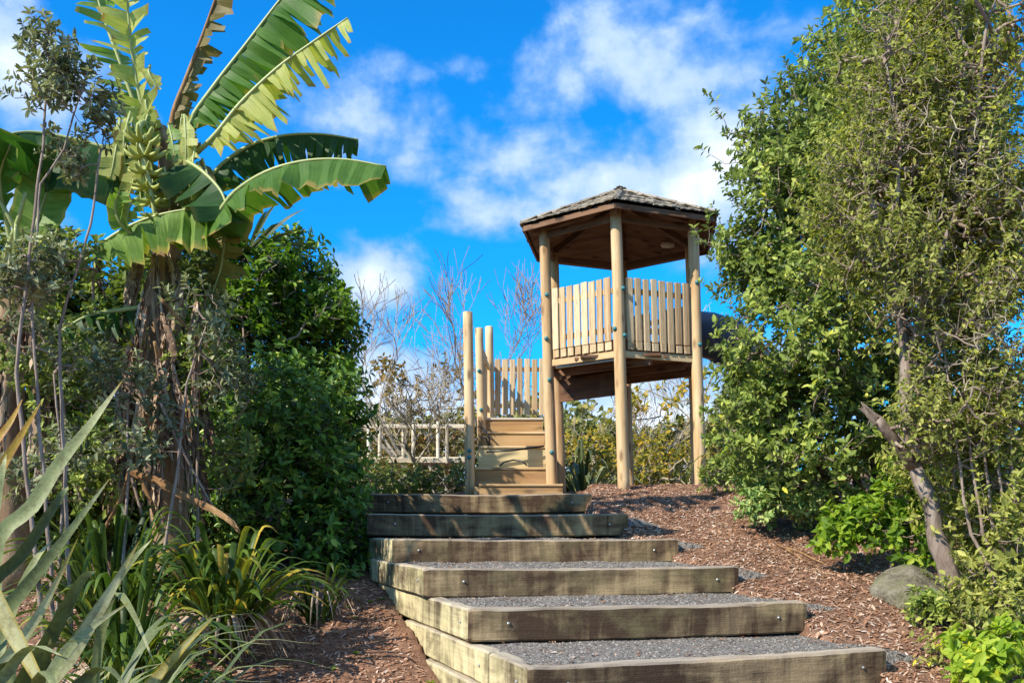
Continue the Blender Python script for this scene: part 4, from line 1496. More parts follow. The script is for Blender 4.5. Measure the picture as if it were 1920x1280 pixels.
# ------------------------------------------------------------------ left hand side: glossy dark shrub by the steps
gb = ground_at(-2.0, 8.7)
plant('glossy_shrub', 'dense dark green glossy shrub standing left of the timber steps', 'shrub', gb,
      [ell(545, 560, 10.2, 85, 105, .6), ell(590, 660, 10.0, 85, 110, .7), ell(480, 640, 9.6, 110, 130, .7), ell(610, 790, 9.4, 82, 110, .7), ell(510, 800, 8.4, 130, 130, .8),
       ell(590, 920, 8.3, 90, 100, .6), ell(480, 950, 8.1, 110, 110, .6), ell(620, 1010, 8.0, 58, 80, .4), ell(545, 480, 10.2, 32, 40, .25), ell(400, 820, 8.8, 90, 170, .7), ell(640, 620, 9.9, 30, 40, .25)],
      2700, 14, .078, .46, 'lf_dark', 'bark_dark', [[gb, at(560, 900, 9.1), at(560, 700, 9.7), at(550, 560, 10.1)], [gb + Vector((-.3, 0, 0)), at(490, 880, 9.0), at(470, 700, 9.5)], [gb + Vector((.1, -.1, 0)), at(610, 900, 9.0), at(610, 760, 9.4)]],
      shell=.5, gap=.36, freq=1.9, seed=21, tw=.2, r_tip=.003, rmax=.025, stem_r=[(.04, .015)] * 3, tint=(.47, .27), outward=.8, up=.4)
# lighter leaves on its upper right
plant('loose_shrub', 'lighter loose-leaved shrub growing through the top of the dark glossy shrub', 'shrub', ground_at(-2.3, 8.2),
      [ell(590, 590, 9.5, 75, 45, .3), ell(480, 520, 9.3, 80, 60, .3), ell(620, 555, 9.5, 30, 20, .15), ell(440, 600, 9.0, 60, 70, .3)], 280, 10, .085, .5, 'lf_lime', 'twig',
      [[ground_at(-2.3, 8.2), at(520, 800, 8.7), at(530, 640, 9.2)], [ground_at(-2.4, 8.2), at(470, 800, 8.6), at(455, 600, 9.0)]], seed=23, gap=.3, freq=2.2, tw=.12, rmax=.012, stem_r=[(.018, .009)] * 2, tint=(.15, .14), up=.4)
# deep green understorey behind the banana
for q, (lab, lobes, n, sd) in enumerate((
        ('deep green bush behind the banana trunk', [ell(300, 700, 9.3, 150, 200, .6), ell(350, 540, 9.4, 110, 110, .5), ell(330, 900, 9.0, 170, 130, .6)], 1300, 41),
        ('shady dark bush at the far left edge behind the flax', [ell(70, 760, 8.8, 150, 170, .6), ell(120, 930, 8.4, 180, 130, .6), ell(30, 560, 9.2, 120, 120, .5), ell(170, 600, 9.4, 110, 120, .5)], 1700, 43))):
    c = Vector(lobes[0][:3])
    plant('understorey_shrub', lab, 'shrub', ground_at(c.x, c.y), lobes, n, 14, .095, .42, 'lf_deep', 'bark_dark', None, seed=sd, gap=.12, tw=.18, r_tip=.003, rmax=.03, tint=(.45, .25))

mb_ = ground_at(-2.5, 6.7)
plant('leafy_shrub', 'mid green leafy sprigs pushing up round the banana trunk and its dead leaves', 'shrub', mb_,
      [ell(190, 640, 6.8, 70, 60, .2), ell(130, 760, 6.6, 70, 70, .2), ell(380, 540, 7.0, 40, 50, .15), ell(230, 830, 6.5, 60, 40, .2), ell(370, 700, 6.8, 50, 70, .2), ell(110, 480, 6.6, 80, 40, .2), ell(60, 680, 6.5, 60, 50, .2), ell(420, 860, 6.9, 50, 60, .2), ell(150, 900, 6.4, 70, 40, .2)],
      420, 12, .062, .5, 'lf_back', 'twig', [[mb_, at(250, 900, 6.6), at(210, 700, 6.7), at(190, 600, 6.8)], [mb_ + Vector((.2, .1, 0)), at(370, 860, 6.8), at(375, 600, 6.95)], [mb_ + Vector((-.3, 0, 0)), at(130, 880, 6.5), at(110, 640, 6.6)]],
      shell=.5, gap=.2, freq=3, seed=57, tw=.11, r_tip=.0022, rmax=.011, stem_r=[(.014, .006)] * 3, tint=(.40, .24), up=.6)

# silvery shrub at the upper left
sb = ground_at(-2.75, 5.5)
sp = [ell(95, 110, 5.6, 34, 60, .15), ell(75, 190, 5.6, 42, 50, .18), ell(140, 170, 5.6, 46, 66, .2), ell(190, 235, 5.7, 28, 56, .15), ell(130, 300, 5.7, 30, 40, .12), ell(75, 80, 5.5, 16, 30, .08),
      ell(90, 500, 5.6, 70, 50, .2), ell(40, 540, 5.6, 60, 40, .2)]
plant('silver_shrub', 'tall thin shrub of small silvery leaves in front of the banana', 'shrub', sb, sp, 270, 13, .054, .4, 'lf_silver', 'twig',
      [[sb, at(30, 700, 5.5), at(55, 480, 5.5), at(72, 350, 5.55), at(82, 240, 5.6), at(95, 120, 5.6)], [sb + Vector((.06, 0, 0)), at(60, 600, 5.6), at(75, 345, 5.6), at(120, 280, 5.6), at(150, 180, 5.6)],
       [sb + Vector((.1, .1, 0)), at(110, 620, 5.7), at(170, 420, 5.7), at(190, 280, 5.7)]], shell=.5, gap=.28, freq=3, seed=51, tw=.11, r_tip=.0022, rmax=.012, stem_r=[(.016, .006), (.014, .005), (.014, .006)], tint=(.5, .24), up=.7, outward=.4)
sb2 = ground_at(-2.35, 6.0)
plant('silver_shrub', 'low silvery sprigs scattered around the banana trunk', 'shrub', sb2,
      [ell(400, 640, 6.4, 36, 80, .15), ell(350, 560, 6.5, 60, 40, .15), ell(330, 770, 6.2, 60, 70, .2), ell(240, 730, 6.2, 60, 60, .2), ell(430, 720, 6.6, 50, 50, .2), ell(150, 680, 6.0, 60, 50, .2), ell(250, 840, 6.0, 55, 40, .15), ell(40, 620, 5.9, 60, 50, .2), ell(110, 860, 5.9, 60, 50, .2), ell(60, 900, 5.8, 50, 40, .2)],
      300, 12, .056, .4, 'lf_silver', 'twig', [[sb2, at(330, 900, 6.1), at(350, 720, 6.3), at(390, 600, 6.4)], [sb2 + Vector((-.2, 0, 0)), at(240, 900, 6.1), at(240, 740, 6.2)], [sb2 + Vector((-.6, 0, 0)), at(120, 900, 5.9), at(100, 700, 5.9)]],
      shell=.5, gap=.2, freq=3, seed=53, tw=.11, r_tip=.0022, rmax=.011, stem_r=[(.014, .006)] * 3, tint=(.40, .26), up=.6)

# ------------------------------------------------------------------ banana plants
def spline(pts, n):
    pts = [Vector(p) for p in pts]
    P = [pts[0] * 2 - pts[1]] + pts + [pts[-1] * 2 - pts[-2]]
    out = []
    m = len(pts) - 1
    for i in range(n + 1):
        t = i / n * m
        k = min(int(t), m - 1)
        f = t - k
        a, b, c, d = P[k:k + 4]
        out.append(.5 * ((2 * b) + (c - a) * f + (2 * a - 5 * b + 4 * c - d) * f * f + (3 * b - a - 3 * c + d) * f ** 3))
    return out


def banana_leaf(parent, mid, halves, mat, tear=.5, n=60, strip=.055, rib=.016, seed=0, petiole=0.0, lean=.25, name='leaf', gaps=.0, ragged=.12, label=None, wprof=None, rib_mat='banana_rib', pleat=.05):
    """blade in torn strips hanging from a midrib; halves = [(direction, width), ...]"""
    g = random.Random(seed)
    pts = spline(mid, n)
    seg = [0]
    for i in range(n):
        seg.append(seg[-1] + (pts[i + 1] - pts[i]).length)
    Ltot = seg[-1]

    def P(s):
        s = max(0, min(Ltot, s))
        i = min(max(0, int(np.searchsorted(seg, s)) - 1), n - 1)
        f = (s - seg[i]) / max(1e-6, seg[i + 1] - seg[i])
        return pts[i].lerp(pts[i + 1], f), (pts[i + 1] - pts[i]).normalized()

    V, Qs, tt, al = [], [], [], []
    ROW = 7
    for hi, (hd, wmax) in enumerate(halves):
        hd = Vector(hd).normalized()
        s = petiole * Ltot
        joined = None
        flip_ = 1
        while s < Ltot - .01:
            torn = g.random() < tear
            w_ = strip * g.uniform(.6, 1.6)
            e = min(Ltot, s + w_)
            u = (s / Ltot - petiole) / max(1e-6, 1 - petiole)
            prof = wprof(u) if wprof else min(1, u * 6 + .15) ** .7 * (1 - max(0, (u - .72) / .28) ** 2.2 * .85)
            if g.random() < gaps * (.3 + u):
                s = e
                joined = None
                continue
            wid0 = wmax * prof * (1 + g.uniform(-ragged, ragged) * (1 if torn else .4))
            wid1 = wid0 * (1 + (g.uniform(-.3, .2) if torn else g.uniform(-.05, .05)))
            hang = g.uniform(-.35, .25) if torn else g.uniform(-.06, .06)
            sl = lean + (g.uniform(-.12, .12) if torn else 0)
            cols = []
            flip_ = -flip_
            for (ss, wid, pl) in ((s, wid0, -flip_), (e, wid1, flip_)):
                p, tg = P(ss)
                side = (hd - tg * hd.dot(tg)).normalized()
                nn = tg.cross(side)
                dn = Vector((0, 0, -1)) - tg * (-tg.z)
                col = []
                for q in range(ROW):
                    f = q / (ROW - 1)
                    dirv = (side + nn * hang * (1 if hi == 0 else -1)).normalized()
                    arch = math.sin(f * math.pi * .5)
                    pos = p + dirv * wid * f + tg * (sl * wid * f)
                    pos += dn * wid * (.16 * f * f) + nn * (.035 * wid * math.sin(f * 3.1) * (1 if hi == 0 else -1))
                    pos += nn * (pl * pleat * wid * min(1, f * 2.5))
                    pos += Vector((mnoise.noise(pos * 7 + Vector((seed, 0, 0))), mnoise.noise(pos * 7 + Vector((0, seed, 0))), mnoise.noise(pos * 7))) * .014 * f
                    if torn and f > .3:
                        pos += (P(s + w_ / 2)[0] - p) * (.55 * (f - .3))   # strips narrow a little towards the margin
                    col.append(pos)
                cols.append(col)
            if not torn and joined is not None:
                cols[0] = [V[i] for i in joined]
            b0 = len(V)
            for ci, col in enumerate(cols):
                for q, pos in enumerate(col):
                    V.append(Vector(pos))
                    tt.append(q / (ROW - 1))
                    al.append((s if ci == 0 else e) + hi * 3.3 + seed)
            for q in range(ROW - 1):
                Qs.append((b0 + q, b0 + ROW + q, b0 + ROW + q + 1, b0 + q + 1))
            joined = list(range(b0 + ROW, b0 + 2 * ROW))
            s = e
    o = obj(name, (np.array([tuple(v) for v in V]), np.array(Qs), None, np.array(tt)), M[mat], parent, smooth=True, label=label)
    a = o.data.attributes.new('along', 'FLOAT', 'POINT')
    a.data.foreach_set('value', np.array(al, dtype=np.float32))
    mb = MB()
    rads = [rib * (1.25 - i / n) + .002 for i in range(n + 1)]
    mb.tube(pts[::2], rads[::2], 7, True)
    obj('midrib', mb, M[rib_mat], o, smooth=True)
    return o


def stem_tube(name, pts, r, mat, parent, n=12, sub=24, seed=0, jit=.06):
    mb = MB()
    pp = spline(pts, sub)
    rad = [np.interp(i / sub, np.linspace(0, 1, len(r)), r) * (1 + .08 * mnoise.noise(Vector((i * .6, seed, 2)))) for i in range(sub + 1)]
    mb.tube(pp, rad, n, True, .5, jit, random.Random(seed))
    return obj(name, mb, M[mat], parent, smooth=True)


bb = ground_at(-2.62, 7.25)
banana = thing('banana_plant', 'tall banana plant with torn arching leaves and a hanging bunch of green bananas', 'banana plant', bb)
crown = at(318, 330, 7.0)
stem_tube('trunk', [bb - Vector((0, 0, .1)), at(310, 880, 7.2), at(306, 700, 7.1), at(312, 520, 7.05), crown, at(300, 240, 7.0)], [.15, .14, .125, .11, .085, .05], 'banana_stem', banana, seed=3)
UP = Vector((0, 0, 1))
A = at
banana_leaf(banana, [crown, A(352, 235, 7.0), A(400, 163, 6.95), A(460, 85, 6.9), A(522, 4, 6.85), A(590, -80, 6.8)], [((.72, -.35, -.6), .40), ((.45, .75, -.5), .30)], 'ban_green', tear=.6, seed=1, petiole=.2, n=90, strip=.05, lean=.1, ragged=.2)
banana_leaf(banana, [crown, A(395, 262, 6.8), A(450, 195, 6.75), A(520, 128, 6.7), A(590, 77, 6.65), A(652, 34, 6.6)], [((.5, -.3, -.8), .27), ((.4, .75, -.55), .22)], 'ban_yellow', tear=.85, seed=2, petiole=.22, gaps=.35, strip=.04, lean=.05, ragged=.35)
banana_leaf(banana, [crown, A(375, 345, 7.2), A(420, 305, 7.25), A(470, 272, 7.25), A(535, 254, 7.25), A(605, 252, 7.25), A(672, 262, 7.25)], [((.1, -.25, -1), .25), ((.0, .8, -.8), .25)], 'ban_dark', tear=.7, seed=3, petiole=.14, strip=.05, lean=.05, wprof=lambda u: min(1, u * 5 + .2) * (1 - max(0, u - .82) * 4))
banana_leaf(banana, [crown, A(350, 400, 6.75), A(398, 408, 6.6), A(440, 360, 6.5), A(500, 322, 6.4), A(570, 302, 6.35), A(645, 299, 6.3), A(724, 312, 6.25)], [((.12, -.6, -.8), .235), ((.1, .8, -.3), .26)], 'ban_green', tear=.35, seed=4, petiole=.12, strip=.06, lean=.1, wprof=lambda u: min(1, u * 5 + .3) * (1 - max(0, u - .88) * 5), gaps=.02)
banana_leaf(banana, [crown, A(262, 300, 6.9), A(200, 278, 6.85), A(110, 255, 6.8), A(45, 248, 6.7), A(8, 262, 6.6), A(0, 320, 6.55)], [((.0, -.45, -1), .42), ((0, .8, -.6), .4)], 'ban_dark', tear=.12, seed=5, petiole=.08, strip=.09, lean=0.0)
banana_leaf(banana, [crown, A(285, 260, 6.95), A(262, 180, 6.9), A(248, 100, 6.85), A(240, 20, 6.8), A(234, -60, 6.75)], [((-.7, -.5, -.5), .2), ((.7, -.3, -.6), .15)], 'ban_yellow', tear=.9, seed=6, petiole=.1, gaps=.2, strip=.06, ragged=.35)
banana_leaf(banana, [crown, A(262, 220, 7.05), A(222, 110, 7.05), A(190, 20, 7.05), A(172, -50, 7.05)], [((-.25, -.3, -.9), .20), ((.4, .6, -.6), .2)], 'ban_pale', tear=.95, seed=7, petiole=.25, gaps=.25, strip=.05, ragged=.3)
banana_leaf(banana, [crown, A(322, 225, 7.1), A(348, 150, 7.1), A(378, 72, 7.05), A(408, -12, 7.0), A(425, -60, 7.0)], [((.7, -.3, -.6), .14), ((.5, .5, -.6), .10)], 'ban_brown', tear=.9, seed=8, petiole=.15, gaps=.15, strip=.06, ragged=.4, rib_mat='broken')
banana_leaf(banana, [crown, A(335, 300, 6.85), A(375, 318, 6.7), A(415, 360, 6.6), A(430, 410, 6.55)], [((-.5, -.5, -.8), .30), ((.5, .5, -.6), .22)], 'ban_dark', tear=.15, seed=9, petiole=.05, strip=.08, lean=.05)
banana_leaf(banana, [A(262, 450, 6.7), A(228, 420, 6.6), A(216, 390, 6.55), A(224, 358, 6.5)], [((.8, -.4, -.2), .12), ((-.8, -.4, -.2), .06)], 'ban_pale', tear=.3, seed=10, petiole=.05, strip=.03, lean=.5)
banana_leaf(banana, [A(280, 575, 6.85), A(220, 582, 6.75), A(165, 592, 6.65), A(110, 622, 6.6)], [((0, -.6, -.9), .17), ((0, .8, -.5), .15)], 'ban_dark', tear=.75, seed=11, petiole=.1, strip=.035, lean=.1, ragged=.35, gaps=.15)
banana_leaf(banana, [crown, A(400, 400, 6.95), A(420, 430, 6.9), A(415, 500, 6.9), A(395, 560, 6.9)], [((.6, -.5, -.4), .20), ((-.6, .3, -.4), .2)], 'ban_brown', tear=.5, seed=12, petiole=.1, strip=.06, lean=.1)
# frayed yellow sheaths round the crown
for q in range(34):
    x = rnd.uniform(200, 385)
    y = rnd.uniform(120, 350) if q % 2 else rnd.uniform(210, 380)
    if x > 310:
        y = max(y, 215)
    a = A(x, y, 6.85 + rnd.uniform(-.1, .1))
    b = a + Vector((rnd.uniform(-.12, .12), rnd.uniform(-.1, .05), -rnd.uniform(.18, .5)))
    banana_leaf(banana, [a, a.lerp(b, .5) + Vector((rnd.uniform(-.05, .05), -.03, .02)), b], [((rnd.choice((-1, 1)), -.3, -.2), rnd.uniform(.04, .10)), ((rnd.choice((-1, 1)), .3, -.2), .05)], rnd.choice(('ban_yellow', 'ban_yellow', 'ban_yellow', 'ban_brown', 'ban_pale', 'ban_pale')), tear=.6, seed=60 + q, n=14, strip=.05, rib=.006, name='sheath_strip', gaps=.1, ragged=.4)

# fruit
bunch_top = A(262, 235, 6.75)
bunch = stem_tube('fruit_bunch', [A(300, 235, 6.95), bunch_top, A(270, 300, 6.7), A(284, 360, 6.68), A(292, 430, 6.68)], [.022, .024, .022, .018, .012], 'banana_rib', banana, seed=6)
fm = MB()
fp = [Vector((0, 0, 0)), Vector((.018, 0, .006)), Vector((.045, 0, .002)), Vector((.08, 0, .012)), Vector((.11, 0, .034)), Vector((.128, 0, .056)), Vector((.136, 0, .068))]
fm.tube(fp, [.007, .012, .0175, .019, .0165, .010, .004], 7)
f_me = bpy.data.meshes.new('banana')
f_me.from_pydata(fm.v, [], fm.f)
f_me.polygons.foreach_set('use_smooth', [True] * len(f_me.polygons))
f_me.materials.append(M['fruit'])
for hnd in range(6):
    c = A(266 + hnd * 4.5, 268 + hnd * 26, 6.7)
    for q in range(9):
        an = 2 * math.pi * q / 9 + hnd * .5
        dv = Vector((math.cos(an), math.sin(an), -.15 + .25 * (hnd < 2) - hnd * .12))
        sc = (1.0 - hnd * .05) * rnd.uniform(.85, 1.1)
        side = UP.cross(dv).normalized()
        inst('banana', f_me, frame(c + dv.normalized() * .012 + Vector((0, 0, rnd.uniform(-.015, .015))), dv, side) @ Matrix.Diagonal((sc, sc, sc, 1)), bunch)

# second banana at the left edge
b2 = ground_at(-3.75, 7.0)
banana2 = thing('banana_plant', 'second banana plant at the left edge with yellow stalks and dead hanging leaves', 'banana plant', b2)
stem_tube('trunk', [b2, A(15, 800, 7.0), A(20, 620, 6.9), A(30, 480, 6.8)], [.13, .12, .10, .07], 'banana_stem', banana2, seed=13)
banana_leaf(banana2, [A(30, 500, 6.8), A(58, 450, 6.8), A(78, 390, 6.8), A(100, 325, 6.8)], [((.8, -.2, -.25), .22), ((-.8, -.2, -.25), .2)], 'ban_pale', tear=.1, seed=21, petiole=.2, strip=.06, lean=.2)
banana_leaf(banana2, [A(40, 520, 6.8), A(100, 500, 6.75), A(160, 478, 6.7), A(215, 440, 6.68), A(270, 412, 6.65), A(330, 396, 6.62), A(390, 389, 6.6)], [((.32, -.55, -.8), .33), ((.1, .9, -.3), .26)], 'ban_pale', tear=.12, seed=22, petiole=.38, strip=.05, pleat=.09, lean=.12, wprof=lambda u: min(1, u * 3 + .45) * (1 - max(0, u - .93) * 2))
banana_leaf(banana2, [A(25, 480, 6.7), A(10, 400, 6.6), A(0, 330, 6.5), A(20, 270, 6.4)], [((.6, -.3, -.6), .18), ((-.6, -.3, -.6), .2)], 'ban_green', tear=.3, seed=23, petiole=.3, strip=.06)
for q, (x0, y0, x1, y1) in enumerate(((-10, 360, 52, 480), (48, 360, 10, 480), (30, 420, 20, 560))):
    stem_tube('leaf_stalk', [A(x0, y0, 6.5), A((x0 + x1) / 2 + 3, (y0 + y1) / 2, 6.55), A(x1, y1, 6.7)], [.012, .018, .026], 'banana_rib', banana2, n=8, sub=8, seed=30 + q)


def dead_leaf(parent, mid, w, seed, n=18, strips=5):
    """withered leaf hanging in limp folded ribbons"""
    g = random.Random(seed)
    V, Qs, tt = [], [], []
    base = spline(mid, n)
    for s in range(strips):
        ph = g.uniform(0, 6.3)
        off = Vector((g.uniform(-w, w), g.uniform(-w, w), g.uniform(-.05, .05)))
        tn = g.uniform(.15, .95)
        wd = w * g.uniform(.25, .75)
        end = g.uniform(.6, 1.0)
        for i in range(n + 1):
            f = i / n
            p = base[int(i * end)] + off * (.25 + .9 * f)
            an = ph + f * g.uniform(.5, 2.2)
            sd = Vector((math.cos(an), math.sin(an), g.uniform(-.2, .2)))
            ww = wd * (.5 + .7 * math.sin(min(1, f * 1.1) * math.pi)) * (1 if i < n else .2)
            fold = Vector((-sd.y, sd.x, 0)) * ww * g.uniform(.2, .7)
            for k, q in enumerate((p - sd * ww, p + fold, p + sd * ww)):
                V.append(q + Vector((g.gauss(0, .004), g.gauss(0, .004), g.gauss(0, .004))))
                tt.append(max(0, min(1, tn + g.gauss(0, .1) - (.15 if k == 1 else 0))))
        b0 = len(V) - 3 * (n + 1)
        for i in range(n):
            for k in range(2):
                a = b0 + i * 3 + k
                Qs.append((a, a + 1, a + 4, a + 3))
    return obj('dead_leaf', (np.array([tuple(v) for v in V]), np.array(Qs), None, np.array(tt)), M['dead_leaf'], parent)


DL = [((268, 470), (250, 540), (235, 640), 6.85, .06), ((290, 480), (300, 600), (320, 740), 6.8, .06), ((310, 470), (330, 560), (345, 660), 6.9, .05), ((265, 600), (240, 720), (215, 860), 6.75, .07),
      ((300, 620), (310, 760), (330, 900), 6.8, .07), ((280, 700), (262, 830), (230, 980), 6.7, .08), ((330, 720), (345, 850), (350, 990), 6.85, .07), ((250, 760), (220, 860), (195, 990), 6.75, .07),
      ((300, 780), (290, 880), (285, 1000), 6.65, .08), ((350, 780), (375, 880), (395, 980), 6.9, .06), ((285, 500), (262, 620), (255, 760), 6.75, .06), ((320, 640), (350, 760), (372, 880), 6.85, .05)]
for q in range(16):
    x_, y_ = rnd.uniform(190, 400), rnd.uniform(440, 800)
    l_ = rnd.uniform(90, 200)
    DL.append(((x_, y_), (x_ + rnd.uniform(-25, 25), y_ + l_ * .5), (x_ + rnd.uniform(-40, 40), y_ + l_), 6.6 + rnd.uniform(-.15, .25), rnd.uniform(.03, .06)))
for q, (a, b, c, d, w_) in enumerate(DL):
    dead_leaf(banana, [A(a[0], a[1], d + .05), A(b[0], b[1], d), A(c[0], c[1], d - .05)], w_ * .62, 100 + q, strips=13)
for q, (a, b, c, d, w_) in enumerate((((28, 560), (36, 610), (20, 700), 6.3, .07), ((40, 562), (55, 610), (48, 690), 6.3, .06), ((15, 640), (0, 760), (-10, 880), 6.6, .08), ((70, 700), (75, 800), (60, 940), 6.7, .07), ((100, 720), (85, 850), (95, 960), 6.8, .06))):
    dead_leaf(banana2, [A(a[0], a[1], d + .05), A(b[0], b[1], d), A(c[0], c[1], d - .05)], w_ * .7, 130 + q, strips=13)

# broken banana stalk lying across
st = [A(244, 884, 6.3), A(300, 906, 6.2), A(352, 934, 6.15), A(398, 956, 6.1), A(430, 976, 6.05), A(450, 998, 6.05)]
fb_ = MB()
for k_ in range(15):      # the stalk is a bundle of fibres, splintered at both ends
    a_, rr_ = rnd.uniform(0, 6.28), rnd.uniform(.004, .030)
    o_ = Vector((math.cos(a_) * .35, math.sin(a_), math.cos(a_) * .9)) * rr_
    pp_ = spline(st, 22)
    i0_, i1_ = rnd.randint(0, 3), 22 - rnd.randint(0, 5)
    pp_ = [p_ + o_ * (1.1 - .6 * i_ / 22) + Vector((mnoise.noise(Vector((i_ * .5, k_, 1))), mnoise.noise(Vector((i_ * .5, k_, 5))), mnoise.noise(Vector((i_ * .5, k_, 9))))) * .006 for i_, p_ in enumerate(pp_)][i0_:i1_ + 1]
    n_ = len(pp_)
    fb_.tube(pp_, [rnd.uniform(.009, .014) * (1.05 - .5 * i_ / n_) * (.35 if i_ in (0, n_ - 1) else 1) for i_ in range(n_)], 6, True, .5, .15, rnd)
o = obj('broken_stalk', fb_, M['broken'], None)
tag(o, 'snapped orange-brown banana stalk leaning down across the undergrowth', 'stalk')
for q, (x0, y0, x1, y1, d0, d1) in enumerate(((244, 884, 196, 990, 6.35, 6.5), (255, 880, 300, 1000, 6.4, 6.5))):
    mb = MB()
    mb.tube([A(x0, y0, d0), A((x0 + x1) / 2 + 6, (y0 + y1) / 2, d0), A(x1, y1, d1)], [.018, .015, .012], 8, True, .5, .12, rnd)
    obj('split_end', mb, M['broken'], o)

# loose dead sticks
for q, (pts, d, r0, mt, lab) in enumerate((
        ([(302, 562), (340, 602), (392, 656)], 6.3, .011, 'broken', 'pale cut stick slanting out of the banana leaves'),
        ([(290, 640), (300, 700), (308, 760)], 6.5, .012, 'broken', 'upright tan strip of stalk beside the banana trunk'),
        ([(300, 752), (345, 850), (405, 960)], 6.1, .010, 'bark', 'long brown twig running down beside the banana trunk'),
        ([(468, 748), (440, 800), (432, 860), (410, 930)], 6.9, .008, 'bare_red', 'thin reddish bare twig before the dark glossy shrub'),
        ([(430, 700), (370, 770), (300, 840)], 6.6, .007, 'bare', 'grey bare twig crossing low in front of the dark shrub'),
        ([(0, 620), (70, 560), (140, 525)], 5.9, .010, 'bark', 'brown dead leaf stalk sticking out at the left edge'))):
    mb = MB()
    pp = spline([A(x, y, d + .1 * k) for k, (x, y) in enumerate(pts)], 14)
    mb.tube(pp, [r0 * (1.1 - .6 * i / 14) for i in range(15)], 7, True, .5, .1, rnd)
    tag(obj('dead_stick', mb, M[mt], None, smooth=True), lab, 'stick', 'dead sticks among the left planting')

# ------------------------------------------------------------------ blades: flax, lilies, cabbage trees
def blade(parent, pts, w, mat, tint, n=14, fold=.35, name='blade', up=Vector((0, 0, 1)), roll=0.0, tipt=None, seed=0, label=None, wp=None, flip=0.0):
    P = spline(pts, n)
    V, Qs, tt = [], [], []
    for i, p in enumerate(P):
        f = i / n
        t = (P[min(n, i + 1)] - P[max(0, i - 1)]).normalized()
        ref = Vector((math.cos(roll), math.sin(roll), 0))
        side = ref - t * ref.dot(t)
        side.normalize()
        nn = side.cross(t).normalized()
        side = (side * math.cos(flip * f) + nn * math.sin(flip * f))
        nn = side.cross(t).normalized()
        ww = (wp(f) if wp else (.55 + .45 * math.sin(min(1, f * 1.7) * math.pi / 2)) * (1 - max(0, (f - .45) / .55) ** 1.8)) * w / 2 + .001
        fd = fold * (1 - f * .7)
        for k, q in enumerate((p - side * ww + nn * ww * fd, p - side * ww * .5 + nn * ww * fd * .4, p, p + side * ww * .5 + nn * ww * fd * .4, p + side * ww + nn * ww * fd)):
            V.append(q)
            x = tint + (.06 if k in (0, 4) else 0) + .05 * mnoise.noise(Vector((f * 8, k, seed)))
            if tipt is not None:
                x = x + (tipt - x) * max(0, (f - .7) / .3) ** 1.5
            tt.append(max(0, min(1, x)))
    for i in range(n):
        for k in range(4):
            a = i * 5 + k
            Qs.append((a, a + 1, a + 6, a + 5))
    return obj(name, (np.array([tuple(v) for v in V]), np.array(Qs), None, np.array(tt)), M[mat], parent, smooth=True, label=label)


fb = Vector((-1.62, 3.0, float(gz(-1.62, 3.0))))
flax = thing('flax', 'large grey-green flax with broad stiff blades in the lower left corner', 'flax', fb)
FL = [  # points (px), depth start/end, width px, tint, roll
    ([(-10, 1040), (60, 950), (112, 868), (172, 792), (229, 714)], 3.0, 3.2, 50, .55, .2), ([(-60, 1230), (40, 1110), (120, 1010), (206, 896)], 2.9, 3.1, 46, .34, .4), ([(-40, 960), (0, 880), (40, 815), (78, 752)], 3.2, 3.3, 34, .92, .3),
    ([(-60, 900), (-10, 830), (20, 790), (42, 748)], 3.3, 3.4, 30, .93, .2), ([(-20, 1300), (30, 1215), (85, 1130), (146, 1008)], 2.7, 2.8, 42, .78, .5), ([(60, 1330), (130, 1230), (200, 1120), (262, 1012)], 2.75, 2.9, 56, .74, .5),
    ([(-40, 1080), (20, 1180), (70, 1270), (110, 1340)], 2.5, 2.45, 66, .82, .1), ([(250, 1320), (300, 1262), (350, 1205), (398, 1160)], 2.9, 3.0, 36, .86, .3), ([(-30, 1130), (40, 1040), (110, 935), (128, 912)], 2.8, 2.9, 40, .10, .6),
    ([(170, 1320), (190, 1180), (215, 1110), (250, 1150), (290, 1245)], 3.0, 2.9, 32, .45, .2), ([(20, 1330), (90, 1200), (150, 1090), (180, 1070)], 2.8, 2.9, 60, .15, .9), ([(-20, 1310), (10, 1180), (60, 1060), (100, 1010)], 2.9, 3.1, 38, .5, .2),
    ([(40, 1340), (140, 1200), (240, 1060), (285, 1010)], 3.2, 3.5, 34, .40, .4), ([(-60, 1150), (-20, 1000), (0, 900), (12, 850)], 2.6, 2.7, 44, .45, .3), ([(70, 1340), (110, 1240), (165, 1180), (240, 1130)], 2.6, 2.8, 40, .62, .5),
    ([(-40, 1290), (30, 1240), (110, 1205), (200, 1195)], 2.55, 2.6, 34, .30, .6), ([(120, 1330), (160, 1270), (200, 1250), (240, 1290)], 2.6, 2.6, 40, .2, .6), ([(-30, 1350), (20, 1250), (65, 1210), (120, 1230)], 2.4, 2.4, 40, .5, .6),
]
for q, (pts, d0, d1, wpx, tn, roll) in enumerate(FL):
    m = len(pts)
    P3 = [A(x, y, d0 + (d1 - d0) * k / (m - 1)) for k, (x, y) in enumerate(pts)]
    start = Vector((fb.x + rnd.uniform(-.12, .12), fb.y + rnd.uniform(-.12, .12), fb.z))
    if q not in (6,):
        P3 = [start, start.lerp(P3[0], .55) + Vector((0, 0, .06))] + P3
    else:
        P3 = [start, start + Vector((-.1, -.1, .9)), A(-110, 1000, 2.6)] + P3
    blade(flax, P3, wpx * .56 / F * (d0 + d1) / 2, 'blade_flax', tn, n=22, fold=.30, roll=roll, tipt=.9 if tn < .8 else None, seed=q)
